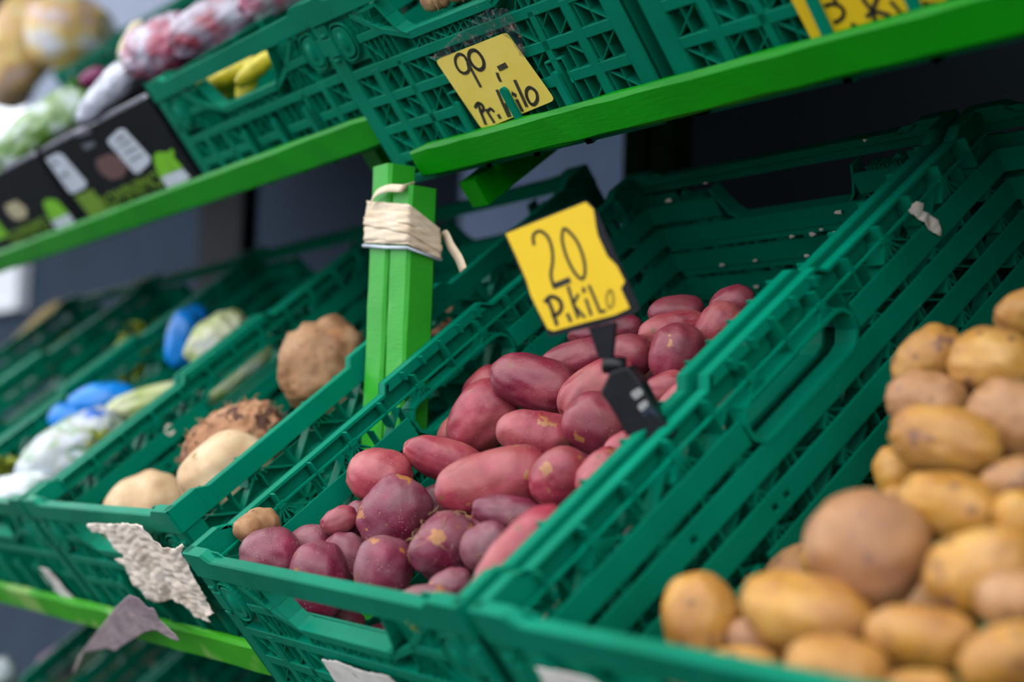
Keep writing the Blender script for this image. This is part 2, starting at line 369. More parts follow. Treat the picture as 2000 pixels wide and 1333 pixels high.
def emblem_mesh(flip=False):
    """raised oval badge moulded in the corner, with a groove ring around it"""
    w = WB('front'); X = (lambda s: .4 - s) if flip else (lambda s: s)
    def oval(cx, cy, a, b, k=26):
        return [(X(cx + a * abs(math.cos(t)) ** .8 * (1 if math.cos(t) > 0 else -1) * (1 if math.cos(t) > 0 else .55)), cy + b * abs(math.sin(t)) ** .8 * (1 if math.sin(t) > 0 else -1)) for t in [2 * math.pi * i / k for i in range(k)]]
    o = oval(.034, -.0425, .021, .019)
    for p, q in zip(o, o[1:] + o[:1]): w.bar(p, q, .0016, -.0012, .004)
    o = oval(.034, -.0425, .0175, .0155)
    w.prism([(a, b + CH) for a, b in o], -.0012, .0034, axis=1)
    o2 = oval(.037, -.0425, .0085, .0105)
    n = len(w.v); w.v += [(a, -.0012, b + CH) for a, b in o2]; w.v += [(X(.037) + (a - X(.037)) * .5, -.0032, (b + .0425) * .5 - .0425 + CH) for a, b in o2]; w.v.append((X(.037), -.0037, -.0425 + CH)); k = len(o2)
    for i in range(k):
        j = (i + 1) % k; w.f.append((n + i, n + j, n + k + j, n + k + i)); w.f.append((n + k + i, n + k + j, n + 2 * k))
    w.b(*(sorted((X(.006), X(.022)))), -.052, -.034, -.0020, .003)
    for y in (-.030, -.056): w.b(*(sorted((X(.006), X(.016)))), y - .0015, y + .0015, -.0022, .003)
    return w
def hook_mesh():
    w = MB(); n = 10; r = .0042
    pts = [(-r, -CH), (r, -CH)] + [(r * math.cos(math.pi * i / n), -CH + .063 + r * math.sin(math.pi * i / n)) for i in range(n + 1)]
    w.prism([(a, b + CH) for a, b in pts], -.0065, -.0035, axis=1)
    w.box((-r, -.0065, 0), (r, .002, .006))
    return w
def build_crate(H):
    global CH; CH = H
    e = empty('produce_crate', Matrix.Identity(4), 'x', 'crate')
    def P(name, w, bev=None):
        o = part(name, w.mesh(name), M_PL, e)
        if bev: bevel(o, bev)
        return o
    P('rim', rim_mesh(), .0009)
    PN = {'front': P('end_panel', short_wall('front', True), .0004), 'back': P('end_panel', short_wall('back', False)), 'left': P('side_panel', long_wall('left')), 'right': P('side_panel', long_wall('right'))}
    def SL(side, w, bev=None):
        o = part('slat', w.mesh('slat'), M_PL, PN[side])
        if bev: bevel(o, bev)
    for side in ('left', 'right'):
        for i in range(5 if CH > .17 else 4):
            segs = [(.0125, .5875)]
            if i == 0: segs = [(.0125, .229), (.367, .5875)]
            if i == 3: segs = [(.0125, .186), (.1965, .4035), (.414, .5875)]
            for a, b in segs: SL(side, slat_mesh(side, i, a, b), .0004)
    for side in ('front', 'back'):
        for i in range(5 if CH > .17 else 4):
            segs = [(.0145, .3855)]
            if i == 0: segs = [(.0145, .115), (.285, .3855)]
            for a, b in segs: SL(side, slat_mesh(side, i, a, b))
    P('floor_grate', floor_mesh())
    P('badge', emblem_mesh(), .0003); P('badge', emblem_mesh(True), .0003)
    hm = hook_mesh().mesh('label_hook')
    for g in GAPS:
        part('label_hook', hm, M_PL, e, Matrix.Translation((g, 0, 0)))
    return e
CRATES = {.155: build_crate(.155), .195: build_crate(.195)}; USED = set()
def crate(fr, p, label, group=None, H=None):
    H = H or (.155 if np.allclose(fr.M, ML) else .195)
    o = CRATES[H] if H not in USED else copy_tree(CRATES[H])
    USED.add(H)
    o.matrix_world = fr.mat((p[0], p[1], p[2] - H)); o['label'] = label; o['category'] = 'crate'
    if group: o['group'] = group
    return o
G1 = 'green crates of the lower shelf'; G2 = 'green crates of the upper shelf'; G3 = 'green crates of the bottom shelf'; G4 = 'green crates of the top shelf'
YU = .4125
crate(FR, (0, 0, 0), 'green slotted plastic crate heaped with red potatoes, black price clip on its rim', G1)
crate(FR, (YU, 0, 0), 'green slotted plastic crate full of yellow potatoes in the right foreground', G1)
crate(FC, (-.400, 0, 0), 'green crate holding celeriac roots, torn paper stuck on its front corner', G1)
crate(FC, (-.812, 0, 0), 'green crate holding blue-and-white bagged vegetables, left of the celeriac crate', G1)
crate(FC, (-1.224, 0, 0), 'green crate with a few yellow-brown vegetables, second left of the celeriac crate', G1)
crate(FC, (-1.636, 0, 0), 'dark green crate at the far left end of the lower shelf', G1)
crate(FB, (0, 0, 0), 'green crate on the upper shelf holding ginger, with a yellow 90 price card', G2)
crate(FB, (.418, 0, 0), 'green crate on the upper shelf at the top right, with a cut-off yellow price card', G2)
crate(FR, (YU * 2, 0, 0), 'empty green crate added for shade beyond the yellow potatoes, outside the right picture edge', G1); crate(FB, (.836, 0, 0), 'empty green crate added for shade on the upper shelf, outside the right picture edge', G2)  # two unseen crates, added to shade the open right side
crate(FA, (-.400, 0, 0), 'green crate of yellow fruit on the upper shelf beside the black boxes', G2)

# ------------------------------------------------------------------ setting: ground, wall behind
def struct(name, w, mat, M=None):
    o = link(name, w.mesh(name), mat); o['kind'] = 'structure'
    if M is not None: o.matrix_world = M
    return o
w = MB(); w.box((-30, -30, -.05), (20, 3, 0)); struct('floor', w, M_FLOOR)
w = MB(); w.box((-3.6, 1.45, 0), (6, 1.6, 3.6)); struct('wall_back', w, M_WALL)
w = MB(); w.box((-1.02, 1.41, 0), (2.0, 1.45, 3.4)); struct('wall_back', w, M_WALLD)  # shaded right part of the wall, shade put into the colour
w = MB(); w.box((-1.72, 1.41, 0), (-1.02, 1.45, 2.2)); struct('wall_back', w, M_WALLB)  # lit strip of the wall, light put into the colour
w = MB(); w.box((-9, 1.41, 0), (-1.72, 1.45, 2.05)); struct('wall_back', w, M_WALLS)  # shaded left part of the wall, shade put into the colour
w = MB(); w.box((-9, 2.6, 0), (-3.6, 2.8, 5.0)); struct('wall_back', w, M_WALL)
w = MB(); w.box((-5.55, 1.36, 1.60), (-4.95, 1.41, 1.80)); struct('daylight_board_1', w, M_WHITE)  # white board added as the bright patch of daylight beyond the racks
w = MB(); w.box((1.32, .05, 0), (1.38, 1.45, 3.0)); struct('shade_wall_right', w, M_WALLS)  # unseen end wall, added to block light from the right
w = MB(); w.box((-6.5, -.15, 3.00), (2.0, 1.5, 3.04)); struct('shade_awning', w, M_WALLS)  # unseen awning, added to keep sky light off the racks

# ------------------------------------------------------------------ shelf racks
def beam(name, fr, u0, u1, v0, v1, w0, w1, mat, label, wob=.0007):
    """painted square timber with slightly uneven edges"""
    n = 40; mb = MB(); rnd = random.Random(name + label); base = fr.w((u0, v0, w0))
    prof = [(v0, w0), (v1, w0), (v1, w1), (v0, w1)]; c = .0035; pr = []
    for i, (a, b) in enumerate(prof):
        sa = 1 if a == v0 else -1; sb = 1 if b == w0 else -1
        pr += [(a + sa * c, b), (a, b + sb * c)] if i % 2 == 0 and False else []
    pr = [(v0 + c, w0), (v1 - c, w0), (v1, w0 + c), (v1, w1 - c), (v1 - c, w1), (v0 + c, w1), (v0, w1 - c), (v0, w0 + c)]
    for i in range(n + 1):
        u = (u1 - u0) * i / n
        e = .004 if i in (0, n) else 0
        for k, (a, b) in enumerate(pr):
            ca, cb = (v0 + v1) / 2, (w0 + w1) / 2
            sh = 1 - e / .03 if e else 1
            mb.v.append((u, ca + (a - ca) * sh - v0 + rnd.uniform(-wob, wob), cb + (b - cb) * sh - w0 + rnd.uniform(-wob, wob)))
    for i in range(n):
        for k in range(8): mb.f.append((i * 8 + k, i * 8 + (k + 1) % 8, i * 8 + 8 + (k + 1) % 8, i * 8 + 8 + k))
    mb.f.append(tuple(range(8))); mb.f.append(tuple(n * 8 + k for k in range(8)))
    o = link(name, mb.mesh(name, False), mat); o.matrix_world = fr.mat((u0, v0, w0)); return o
def rack(label):
    return empty('shelf_rack', Matrix.Identity(4), label, 'shelf')
def under(o, root):
    m = o.matrix_world.copy(); o.parent = root; o.matrix_parent_inverse = root.matrix_world.inverted(); o.matrix_world = m
def setroot(root, p): root.location = p
rackR = rack('green timber shelf rack on the right, holding the crates with price signs'); rackR.location = (-.008, .205, 0)
rackL = rack('green timber shelf rack on the left, holding celeriac, bags and black trays'); rackL.location = (-.080, .205, 0)
bpy.context.view_layer.update()
uB = (at(812, 325, FB, 1, -.0125) - FB.O)[0]
wl = lambda fr, x, y, v: fr.l(at(x, y, fr, 1, v))[2]
B2 = beam('lip_beam', FB, uB, 1.25, -.0125, -.0065 + .0045, wl(FB, 824, 352, -.0125), wl(FB, 792, 296, -.0125), M_BEAM, 'r')
uA = FA.l(at(750, 258, FA, 1, -.0125))[0]
B1 = beam('lip_beam', FA, -1.75, uA, -.0125, -.002, wl(FA, 700, 303, -.0125), wl(FA, 700, 232, -.0125), M_BEAM, 'l')
uC = FC.l(FR.w((-.016, 0, -.1)))[0]
B3 = beam('lip_beam', FC, -1.75, uC, -.0125, -.002, wl(FC, 375, 1282, -.0125), wl(FC, 375, 1235, -.0125), M_LOWB, 'll')
B3['label'] = 'worn, yellowed lip beam of the lower shelf'
B4 = beam('lip_beam', FR, -.002, 1.25, -.030, -.003, -.232, -.197, M_BEAM, 'lr')
for o, r in ((B2, rackR), (B1, rackL), (B3, rackL), (B4, rackR)): under(o, r)
def post(x0, x1, y0, y1, z0, z1, mat, root, name='post'):
    n = 60; mb = MB(); rnd = random.Random(x0 * 100 + y0); c = .003
    pr = [(x0 + c, y0), (x1 - c, y0), (x1, y0 + c), (x1, y1 - c), (x1 - c, y1), (x0 + c, y1), (x0, y1 - c), (x0, y0 + c)]
    for i in range(n + 1):
        for a, b in pr: mb.v.append((a - x0 + rnd.uniform(-.0004, .0004), b - y0 + rnd.uniform(-.0004, .0004), (z1 - z0) * i / n))
    for i in range(n):
        for k in range(8): mb.f.append((i * 8 + k, i * 8 + (k + 1) % 8, i * 8 + 8 + (k + 1) % 8, i * 8 + 8 + k))
    mb.f.append(tuple(range(8))); mb.f.append(tuple(n * 8 + k for k in range(8)))
    o = link(name, mb.mesh(name), mat); o.matrix_world = Matrix.Translation((x0, y0, z0)); under(o, root); return o
post(-.0415, -.008, .205, .236, 0, 1.338, M_POST, rackR)
post(-.080, -.0465, .205, .236, 0, 1.364, M_POST, rackL)
# rear posts, standing between rack and wall
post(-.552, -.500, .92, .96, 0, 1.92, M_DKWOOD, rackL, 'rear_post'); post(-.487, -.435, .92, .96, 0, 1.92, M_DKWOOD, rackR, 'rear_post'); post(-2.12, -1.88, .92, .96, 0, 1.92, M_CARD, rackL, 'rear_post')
# slanted shelf boards under the crates, added to block top light; carrying side rails
def board(fr, u0, u1, v0, v1, w0, w1, root, mat=None, name='shelf_shade_board'):
    mb = MB(); mb.box((0, 0, 0), (u1 - u0, v1 - v0, w1 - w0)); o = link(name, mb.mesh(name), mat or M_DKWOOD); o.matrix_world = fr.mat((u0, v0, w0)); under(o, root); return o
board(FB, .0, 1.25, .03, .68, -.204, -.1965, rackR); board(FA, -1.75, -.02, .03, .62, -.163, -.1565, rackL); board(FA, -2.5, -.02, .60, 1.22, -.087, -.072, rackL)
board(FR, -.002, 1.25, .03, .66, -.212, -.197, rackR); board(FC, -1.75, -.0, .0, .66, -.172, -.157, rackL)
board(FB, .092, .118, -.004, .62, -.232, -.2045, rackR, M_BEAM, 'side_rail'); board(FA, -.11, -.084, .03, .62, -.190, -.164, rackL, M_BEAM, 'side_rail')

# bottom tier and top tier of the left rack
FD = Frame(ML, FC.w((0, 0, 0)) + np.array([0, .10, -.46]))
B5 = beam('lip_beam', FD, -1.75, -.0, -.030, -.003, -.16, -.12, M_LOWB, 'lb'); under(B5, rackL)
crate(FD, (-.400, 0, 0), 'crate in the dark on the bottom shelf at the lower left', G3)
crate(FD, (-.812, 0, 0), 'shadowed crate with a pink vegetable on the bottom shelf at the lower left', G3)
crate(FD, (-1.224, 0, 0), 'shadowed crate at the far left of the bottom shelf', G3)
board(FD, -1.75, .0, .0, .66, -.172, -.157, rackL)
for k in range(5): crate(FA, (-.400 - .412 * k, .61, .085), ['rim of a green crate behind the lilac radish bag, top row', 'green crate behind the cream stalk, top row', 'green crate behind the salad leaves, top row', 'green crate under the orange packets, top row', 'green crate at the far left edge of the top row'][k], G4)

# ------------------------------------------------------------------ vegetables
def blob(a, b, c, seed, nlon=56, nlat=38, lump=.06, fine=.012, dents=4, taper=.08, bend=.0, ridg=0, pw=1.0):
    """rounded tuber: x is the long axis"""
    r = np.random.RandomState(seed)
    th = np.linspace(0, math.pi, nlat + 1); ph = np.linspace(0, 2 * math.pi, nlon, endpoint=False)
    T, P = np.meshgrid(th, ph, indexing='ij')
    X = np.cos(T); Y = np.sin(T) * np.cos(P); Z = np.sin(T) * np.sin(P); D = np.stack([X, Y, Z], -1)
    rad = np.ones_like(X)
    for k in range(7):
        f = r.normal(size=3) * 1.5; rad += lump * .55 * np.cos(D @ f + r.uniform(0, 6.28)) / (1 + k * .25)
    for k in range(14):
        f = r.normal(size=3) * 6; rad += fine * .5 * np.cos(D @ f + r.uniform(0, 6.28))
    for k in range(dents):
        d = r.normal(size=3); d /= np.linalg.norm(d)
        if k == 0: d = np.array([-1, r.uniform(-.25, .25), r.uniform(-.25, .25)]); d /= np.linalg.norm(d)
        an = np.arccos(np.clip(D @ d, -1, 1)); wd = r.uniform(.10, .20); rad -= (.045 if k else .06) * np.exp(-(an / wd) ** 2); rad += .018 * np.exp(-((an - wd * 1.9) / (wd * .8)) ** 2)
    if ridg:
        for k in range(26):
            f = r.normal(size=3) * 7; rad += ridg * .22 * np.abs(np.cos(D @ f + r.uniform(0, 6.28)))
    rad = rad / rad.mean() * (1 + .10 * (1 - X ** 2) * X ** 2 * 2.2) * 1.045
    tp = 1 + taper * X
    V = np.stack([rad * X * a, rad * Y * b * tp, rad * Z * c * tp], -1)
    V[..., 2] += bend * (X ** 2 - .4) * a
    mb = MB(); mb.v = [tuple(V[0, 0])]
    for i in range(1, nlat): mb.v += [tuple(q) for q in V[i]]
    mb.v.append(tuple(V[nlat, 0])); last = len(mb.v) - 1
    for j in range(nlon): mb.f.append((0, 1 + (j + 1) % nlon, 1 + j)); mb.f.append((last, 1 + (nlat - 2) * nlon + j, 1 + (nlat - 2) * nlon + (j + 1) % nlon))
    for i in range(nlat - 2):
        for j in range(nlon):
            p = 1 + i * nlon; mb.f.append((p + j, p + (j + 1) % nlon, p + nlon + (j + 1) % nlon, p + nlon + j))
    return mb
def fastmesh(mb, name):
    m = bpy.data.meshes.new(name); m.from_pydata(mb.v, [], mb.f); m.polygons.foreach_set('use_smooth', [True] * len(m.polygons)); m.update(); return m
def screen_basis(px, py):
    """right, up, toward-viewer axes for a line of sight, used to orient a tuber lying across it"""
    v = ray(px, py); v /= np.linalg.norm(v); r = np.cross(v, RC[1]); r /= np.linalg.norm(r); u = np.cross(r, v); return r, u, -v
def orient(px, py, ang, tilt=0.0):
    r, u, t = screen_basis(px, py); a = math.radians(ang); x = math.cos(a) * r + math.sin(a) * u
    x = math.cos(tilt) * x + math.sin(tilt) * t; y = np.cross(t, x); y /= np.linalg.norm(y); z = np.cross(x, y); return np.stack([x, y, z], 1)
def mat4(R3, p): return Matrix([[*map(float, R3[i]), float(p[i])] for i in range(3)] + [[0, 0, 0, 1]])

def settle(items, fr, w0, umin, umax, vmin, iters=500):
    """slide each tuber along its line of sight until it touches but does not cut its neighbours or the crate"""
    n = len(items); rays = []; t = np.zeros(n); a = np.array([i['a'] for i in items]) / F_PX; b = np.array([i['b'] for i in items]) / F_PX
    ax = []; 
    for k, i in enumerate(items):
        P = at(i['x'], i['y'], fr, 2, i.get('w', w0)); v = P - CAM; t[k] = np.linalg.norm(v); rays.append(v / t[k])
        ax.append(orient(i['x'], i['y'], i['g'], i.get('tilt', 0))[:, 0])
    rays = np.array(rays); ax = np.array(ax); t0 = t.copy()
    fw = -RC[2]; kf = rays @ fw
    for it in range(iters):
        d = np.zeros(n); dep = t * kf; A = a * dep; Bb = b * dep; C = CAM + rays * t[:, None]
        off = np.array([-1, -.5, 0, .5, 1.0]); L = np.maximum(A - Bb * .92, 0)
        pts = C[:, None] + ax[:, None] * (off[None, :, None] * L[:, None, None])
        for i in range(n):
            for j in range(i + 1, n):
                if np.linalg.norm(C[i] - C[j]) > A[i] + A[j]: continue
                dd = pts[i][:, None] - pts[j][None]; ds = np.linalg.norm(dd, axis=-1); m = np.unravel_index(ds.argmin(), ds.shape)
                pen = (Bb[i] + Bb[j]) * .93 - ds[m]
                if pen > 0:
                    s = 1 if items[i].get('o', items[i]['y']) < items[j].get('o', items[j]['y']) else -1
                    # the lower one in the picture stays in front
                    st = min(pen, .01) * .30 * (1 if s > 0 else -1); d[i] += st; d[j] -= st
        for i in range(n):
            q = fr.l(C[i]); lr = fr.M.T @ rays[i]; r = Bb[i]
            ext = abs((fr.M.T @ ax[i])) * L[i]
            for axis, lo, sg in ((0, umin, 1), (1, vmin, 1), (2, -CH + .004, 1)):
                pen = lo + r + ext[axis] * .6 - q[axis]
                if pen > 0: d[i] += np.clip(pen / lr[axis], -.01, .01) * .6
            pen = q[0] + r + ext[0] * .6 - umax
            if pen > 0 and lr[0] < 0: d[i] += min(.008, pen / -lr[0]) * .5
        d += (t0 - t) * .02
        t += np.clip(d, -.006, .006)
    return CAM + rays * t[:, None], t * kf
def veg(name, it, P, dep, mat, seed, label, cat, group=None, cf=.95, **kw):
    A, B = it['a'] / F_PX * dep, it['b'] / F_PX * dep
    mb = blob(A, B, B * cf, seed, **kw); o = link(name, fastmesh(mb, name), mat)
    o.matrix_world = mat4(orient(it['x'], it['y'], it['g'], it.get('tilt', 0)), P); return tag(o, label, cat, group)
RED = [  # material, x, y, half length, half width, angle, label
('p',529,1090,58,54,0,'round purple-red potato beside the ginger piece in the front left corner'),
('p',622,1138,78,56,85,'upright purple potato with orange scab, pressed against the front rim'),
('p',608,1066,43,40,0,'small dull grey-purple potato behind the front-left potato'),
('p',676,1090,50,45,90,'shaded purple potato with pale specks below the big round one'),
('p',752,1113,62,55,80,'glossy crimson-purple potato with an orange scab, at the front rim centre'),
('p',773,1007,72,67,45,'big round dusty purple potato with orange scabs, highest of the purple ones'),
('m',664,1018,36,26,20,'small magenta potato at the crate wall, left of the big round one'),
('p',697,1018,38,30,60,'small mottled potato touching the left side of the big round one'),
('r',743,932,63,52,-10,'pink potato with brown eyes, nearest the left crate wall above the purple ones'),
('r',868,898,76,42,-18,'slim pink potato lying left of the largest one, narrow end to the left'),
('r',965,940,110,62,12,'largest long pink potato lying across the middle of the heap'),
('p',866,1077,67,62,40,'lumpy two-lobed purple potato with stringy netting on top'),
('p',880,1150,44,36,10,'small purple potato under the lumpy one, near the front right rim'),
('p',835,1178,54,34,0,'purple potato mostly hidden by the front rim, right of centre'),
('p',993,1005,68,37,-10,'smooth mauve potato below the largest pink one'),
('p',950,1070,50,47,30,'grey-mauve potato between the lumpy one and the pale pink one'),
('r',1005,1088,115,46,48,'pale pink long potato leaning along the right rim near the front corner'),
('r',1091,937,62,50,40,'knobbly pink potato with a brown hollow, right of the largest one'),
('r',1178,932,55,48,40,'pink potato half hidden by the right rim, beside the knobbly one'),
('r',1217,878,36,30,30,'little pink potato peeping over the right rim below the clip'),
('m',1166,828,63,57,-40,'round crimson potato with a star-shaped eye, below the clip'),
('r',1053,853,76,50,-12,'oval pink potato right above the largest long one'),
('r',946,815,72,58,50,'plump red potato leaning up under the topmost-left one'),
('m',1047,750,84,55,-18,'large crimson potato with its stalk eye facing the viewer'),
('r',950,758,46,36,40,'pale potato behind the large crimson one, next to the crate handle'),
('r',888,842,36,28,40,'small pink potato against the left wall behind the plump red one'),
('r',1168,768,82,54,35,'pink potato behind the round crimson one, left of the clip'),
('m',1140,700,80,37,12,'long red potato lying behind the large crimson one'),
('m',1228,697,44,43,0,'round red potato just behind the clip joint'),
('m',1320,693,62,50,70,'large dull-red potato with a pale scar, right of the clip joint'),
('r',1405,643,54,42,50,'pink potato with tiny pits, touching the right rim at the back'),
('m',1430,593,44,32,20,'rearmost red potato beside the right rim'),
('m',1322,612,52,34,0,'deep red potato in the shadow at the back of the heap'),
('r',1310,648,66,36,10,'long pink potato at the back, in front of the deep red one'),
('r',1300,762,44,32,20,'pink potato right of the clip, near the raised rim'),
('r',1335,785,56,34,40,'rough pink potato touching the right rim beside the clip'),
('m',1150,655,42,26,0,'dark red potato below the price sign'),
('m',1215,642,40,28,0,'orange-red potato under the right corner of the price sign'),
('p',868,990,52,44,0,'dark purple potato in the gap between the big round and largest ones'),
('p',672,1225,42,34,-20,'purple potato seen only through the front handle hole, with a pale scratch')]
it = [dict(m=r[0], x=r[1], y=r[2], a=r[3], b=r[4], g=r[5], label=r[6]) for r in RED]
for k in (0, 2, 6, 8): it[k]['w'] = -.035
it[10]['w'] = -.035; it[38]['w'] = -.10; it[16]['w'] = -.02; it[1]['w'] = -.055
it[39]['w'] = -.105; it[39]['x'], it[39]['y'] = 668, 1218
it[10]['tilt'] = .15; it[23]['tilt'] = .35
it[23]['o'] = 820; it[20]['o'] = 860; it[25]['o'] = 790; it[17]['o'] = 945; it[24]['o'] = 740
Pr, dr_ = settle(it, FR, -.05, .017, .386, .018)
MATP = dict(p=M_PUR, m=M_MAU, r=M_RED); PLACED = []
for k, i in enumerate(it):
    kw = dict(lump=.055)
    if k == 11: kw = dict(lump=.15, dents=6)
    if k in (17, 22): kw = dict(lump=.10, dents=6)
    veg('potato', i, Pr[k], dr_[k], MATP[i['m']], 100 + k, i['label'], 'potato', 'red potatoes in the middle crate', **kw)
    if k == 11:
        PO = bpy.data.objects[-1] if False else COL.objects[-1]; rr = random.Random(4); fb = MB(); vs = [q.co for q in PO.data.vertices]; ym = max(q[1] for q in vs)
        for _ in range(38):
            c = np.array(rr.choice([q for q in vs if q[1] > .45 * ym and q[2] > -.004])); nn = c / np.linalg.norm(c); d = np.cross(nn, [rr.gauss(0, 1) for _ in range(3)]); d /= np.linalg.norm(d); pp = [c * 1.01]
            for _s in range(6): d = d + np.array([rr.gauss(0, .35) for _ in range(3)]) - nn * .12; d /= np.linalg.norm(d); pp.append(pp[-1] + d * .0026)
            fb.tube(pp, .00022, 4)
        fo = part('netting_fibres', fastmesh(fb, 'netting_fibres'), plain('straw_fibre', (.36, .22, .09), .7), PO); fo['kind'] = 'stuff'
    PLACED.append((Pr[k], i['b'] / F_PX * dr_[k]))
YEL = [
(1810,708,72,58,30,0,'netted yellow potato at the left top of the yellow heap'),(1940,710,84,68,-8,0,'large yellow potato with purple marks, at the top of the yellow heap'),
(2004,612,58,46,20,0,'rearmost yellow potato at the right picture edge, above the others'),(1810,790,72,62,-20,1,'brown potato sandwiched between two yellow ones at the heap left side'),
(1847,868,104,68,-12,0,'big orange-brown smooth potato in the middle of the heap left side'),(1977,820,86,76,-30,1,'large pale brown potato with a dark spot at the right picture edge'),
(1748,925,52,42,-70,0,'small speckled yellow potato against the crate slats'),(1868,992,100,66,-14,0,'yellow potato with a pinkish blotch, just above the largest brown one'),
(1978,940,60,46,20,1,'small brown potato with one dark eye at the right picture edge'),(1702,1078,114,108,-40,1,'largest round brown potato with two hollows'),
(1917,1120,106,84,15,0,'wide golden potato right of the largest brown one'),(1603,1085,44,36,70,0,'yellow potato mostly hidden behind the largest brown one'),
(1376,1213,88,76,-70,0,'speckled yellow potato standing alone at the left of the heap'),(1580,1200,124,80,-14,0,'long yellow potato with a dark spot, left of centre in front'),
(1475,1258,54,46,-50,1,'small pinkish potato between the two leftmost yellow ones'),(1445,1322,82,56,-5,0,'yellow potato cut off by the lower picture edge, nearest the front rim'),
(1640,1318,96,72,-10,0,'potato with a bright top at the lower picture edge, below the long yellow one'),(1802,1250,106,60,-8,0,'smooth oval potato lying right of the long yellow one'),
(1978,1175,66,60,0,1,'brown potato with a dark eye, under the wide golden one'),(1962,1292,84,66,20,0,'pale yellow potato in the lower right corner of the picture'),
(1800,1348,66,38,0,0,'potato barely showing at the lower picture edge, right of centre'),(1990,1020,56,46,90,0,'yellow potato in shade at the right edge, above the wide golden one'),
(1748,990,44,36,40,0,'yellow potato glimpsed above the largest brown one'),(1335,1322,36,20,0,0,'yellow potato just peeping above the front rim')]
it = [dict(m=r[5], x=r[0], y=r[1], a=r[2], b=r[3], g=r[4], label=r[6]) for r in YEL]
FY = FR.sub((YU, 0, 0))
it[11]['w'] = -.09; it[22]['w'] = -.09; it[6]['w'] = -.075; it[9]['w'] = -.035; it[14]['w'] = -.075
Py, dy_ = settle(it, FY, -.05, .017, .386, .018)
PLY = []
for k, i in enumerate(it):
    veg('potato', i, Py[k], dy_[k], (M_YEL, M_YBR)[i['m']], 300 + k, i['label'], 'potato', 'yellow potatoes in the right crate', lump=.06 if k != 9 else .09, dents=5)
    PLY.append((Py[k], i['b'] / F_PX * dy_[k]))
# lower layers that carry the visible ones: seen only as dark shapes in the gaps
def fill(fr, placed, mat, label, group, name, n, seed, vmax, wtop, r0=.022, cat='potato', nmax=60, umin=.017, umax=.383):
    rr = random.Random(seed); base = [link(name, fastmesh(blob(r0 * 1.3, r0, r0 * .95, seed + s, nlon=32, nlat=20), name), mat) for s in range(2)]
    pts = [(fr.l(p), r) for p, r in placed]; k = 0; tries = 0
    while k < n and tries < 6000:
        tries += 1; q = np.array([rr.uniform(umin + r0 * 1.15, umax - r0 * 1.15), rr.uniform(.018 + r0 * 1.15, vmax), rr.uniform(-CH + .006 + r0, wtop)])
        if any(np.linalg.norm(q - p) < r + r0 * 1.12 for p, r in pts): continue
        o = base[k] if k < 2 else base[k % 2].copy()
        if k >= 2: COL.objects.link(o)
        e = Matrix.Rotation(rr.uniform(0, 6.28), 4, 'Z') @ Matrix.Rotation(rr.uniform(-.4, .4), 4, 'Y')
        o.matrix_world = fr.mat(q) @ e; tag(o, label, cat, group); pts.append((q, r0 * 1.05)); k += 1
fill(FR, PLACED, M_PUR, 'red potato buried under the others in the middle crate', 'buried red potatoes', 'potato', 34, 5, .45, -.095)
fill(FY, PLY, M_YBR, 'yellow potato buried under the others in the right crate', 'buried yellow potatoes', 'potato', 30, 6, .42, -.095)

# celeriac roots
def single(name, x, y, a, b, g, fr, wv, mat, seed, label, cat, group=None, tilt=0, cf=.95, **kw):
    P = at(x, y, fr, 2, wv); dep = (P - CAM) @ -RC[2]
    return veg(name, dict(x=x, y=y, a=a, b=b, g=g, tilt=tilt), P, dep, mat, seed, label, cat, group, cf=cf, **kw)
def roots(parent, n, seed, rmin, size):
    rr = random.Random(seed); mb = MB()
    vs = [v.co for v in parent.data.vertices]
    for k in range(n):
        c = np.array(rr.choice(vs)) * .97
        if c[1] < rmin: continue
        d = c / np.linalg.norm(c); p = [c]
        for s in range(5): d = d + np.array([rr.gauss(0, .5) for _ in range(3)]); d /= np.linalg.norm(d); p.append(p[-1] + d * size * rr.uniform(.6, 1.2)); 
        mb.tube(p, [size * .32 * (1 - .14 * s) for s in range(6)], 5)
    o = part('rootlets', fastmesh(mb, 'rootlets'), M_CRT, parent); o['kind'] = 'stuff'; return o
GC = 'celeriac roots in the crate left of the red potatoes'
def settled(rows, fr, umin, umax):
    """rows: name, x, y, a, b, angle, w, material, seed, label, category, group, mesh options"""
    it = [dict(x=r[1], y=r[2], a=r[3], b=r[4], g=r[5], w=r[6]) for r in rows]
    P, d = settle(it, fr, -.05, umin, umax, .018)
    return [veg(r[0], it[k], P[k], d[k], r[7], r[8], r[9], r[10], r[11], **r[12]) for k, r in enumerate(rows)]
CH = .155
c1, c2, c3, c4 = settled([
('celeriac', 287, 1010, 84, 78, 20, -.050, M_CEL, 11, 'pale smooth celeriac root at the front of its crate', 'celeriac', GC, dict(lump=.05, fine=.02, nlon=72, nlat=48)),
('celeriac', 458, 866, 98, 66, 30, -.045, M_CRT, 12, 'brown shaggy celeriac root with matted rootlets, in the middle', 'celeriac', GC, dict(lump=.06, fine=.03, ridg=.12, nlon=80, nlat=56)),
('celeriac', 438, 922, 88, 66, 30, -.040, M_CEL, 13, 'pale celeriac root under the shaggy brown one', 'celeriac', GC, dict(lump=.05, fine=.02)),
('celeriac', 640, 722, 84, 92, 20, -.045, M_GIN, 14, 'large tan celeriac root standing beside the green posts', 'celeriac', GC, dict(lump=.06, fine=.03, ridg=.05, nlon=72, nlat=48))], FC, -.383, -.019)
roots(c2, 220, 3, -1, .0026); roots(c4, 40, 4, .02, .002)
c5 = single('celeriac', 866, 628, 34, 28, 60, FC, -.06, M_CRT, 15, 'small brown celeriac root glimpsed right of the posts', 'celeriac', GC, fine=.03)

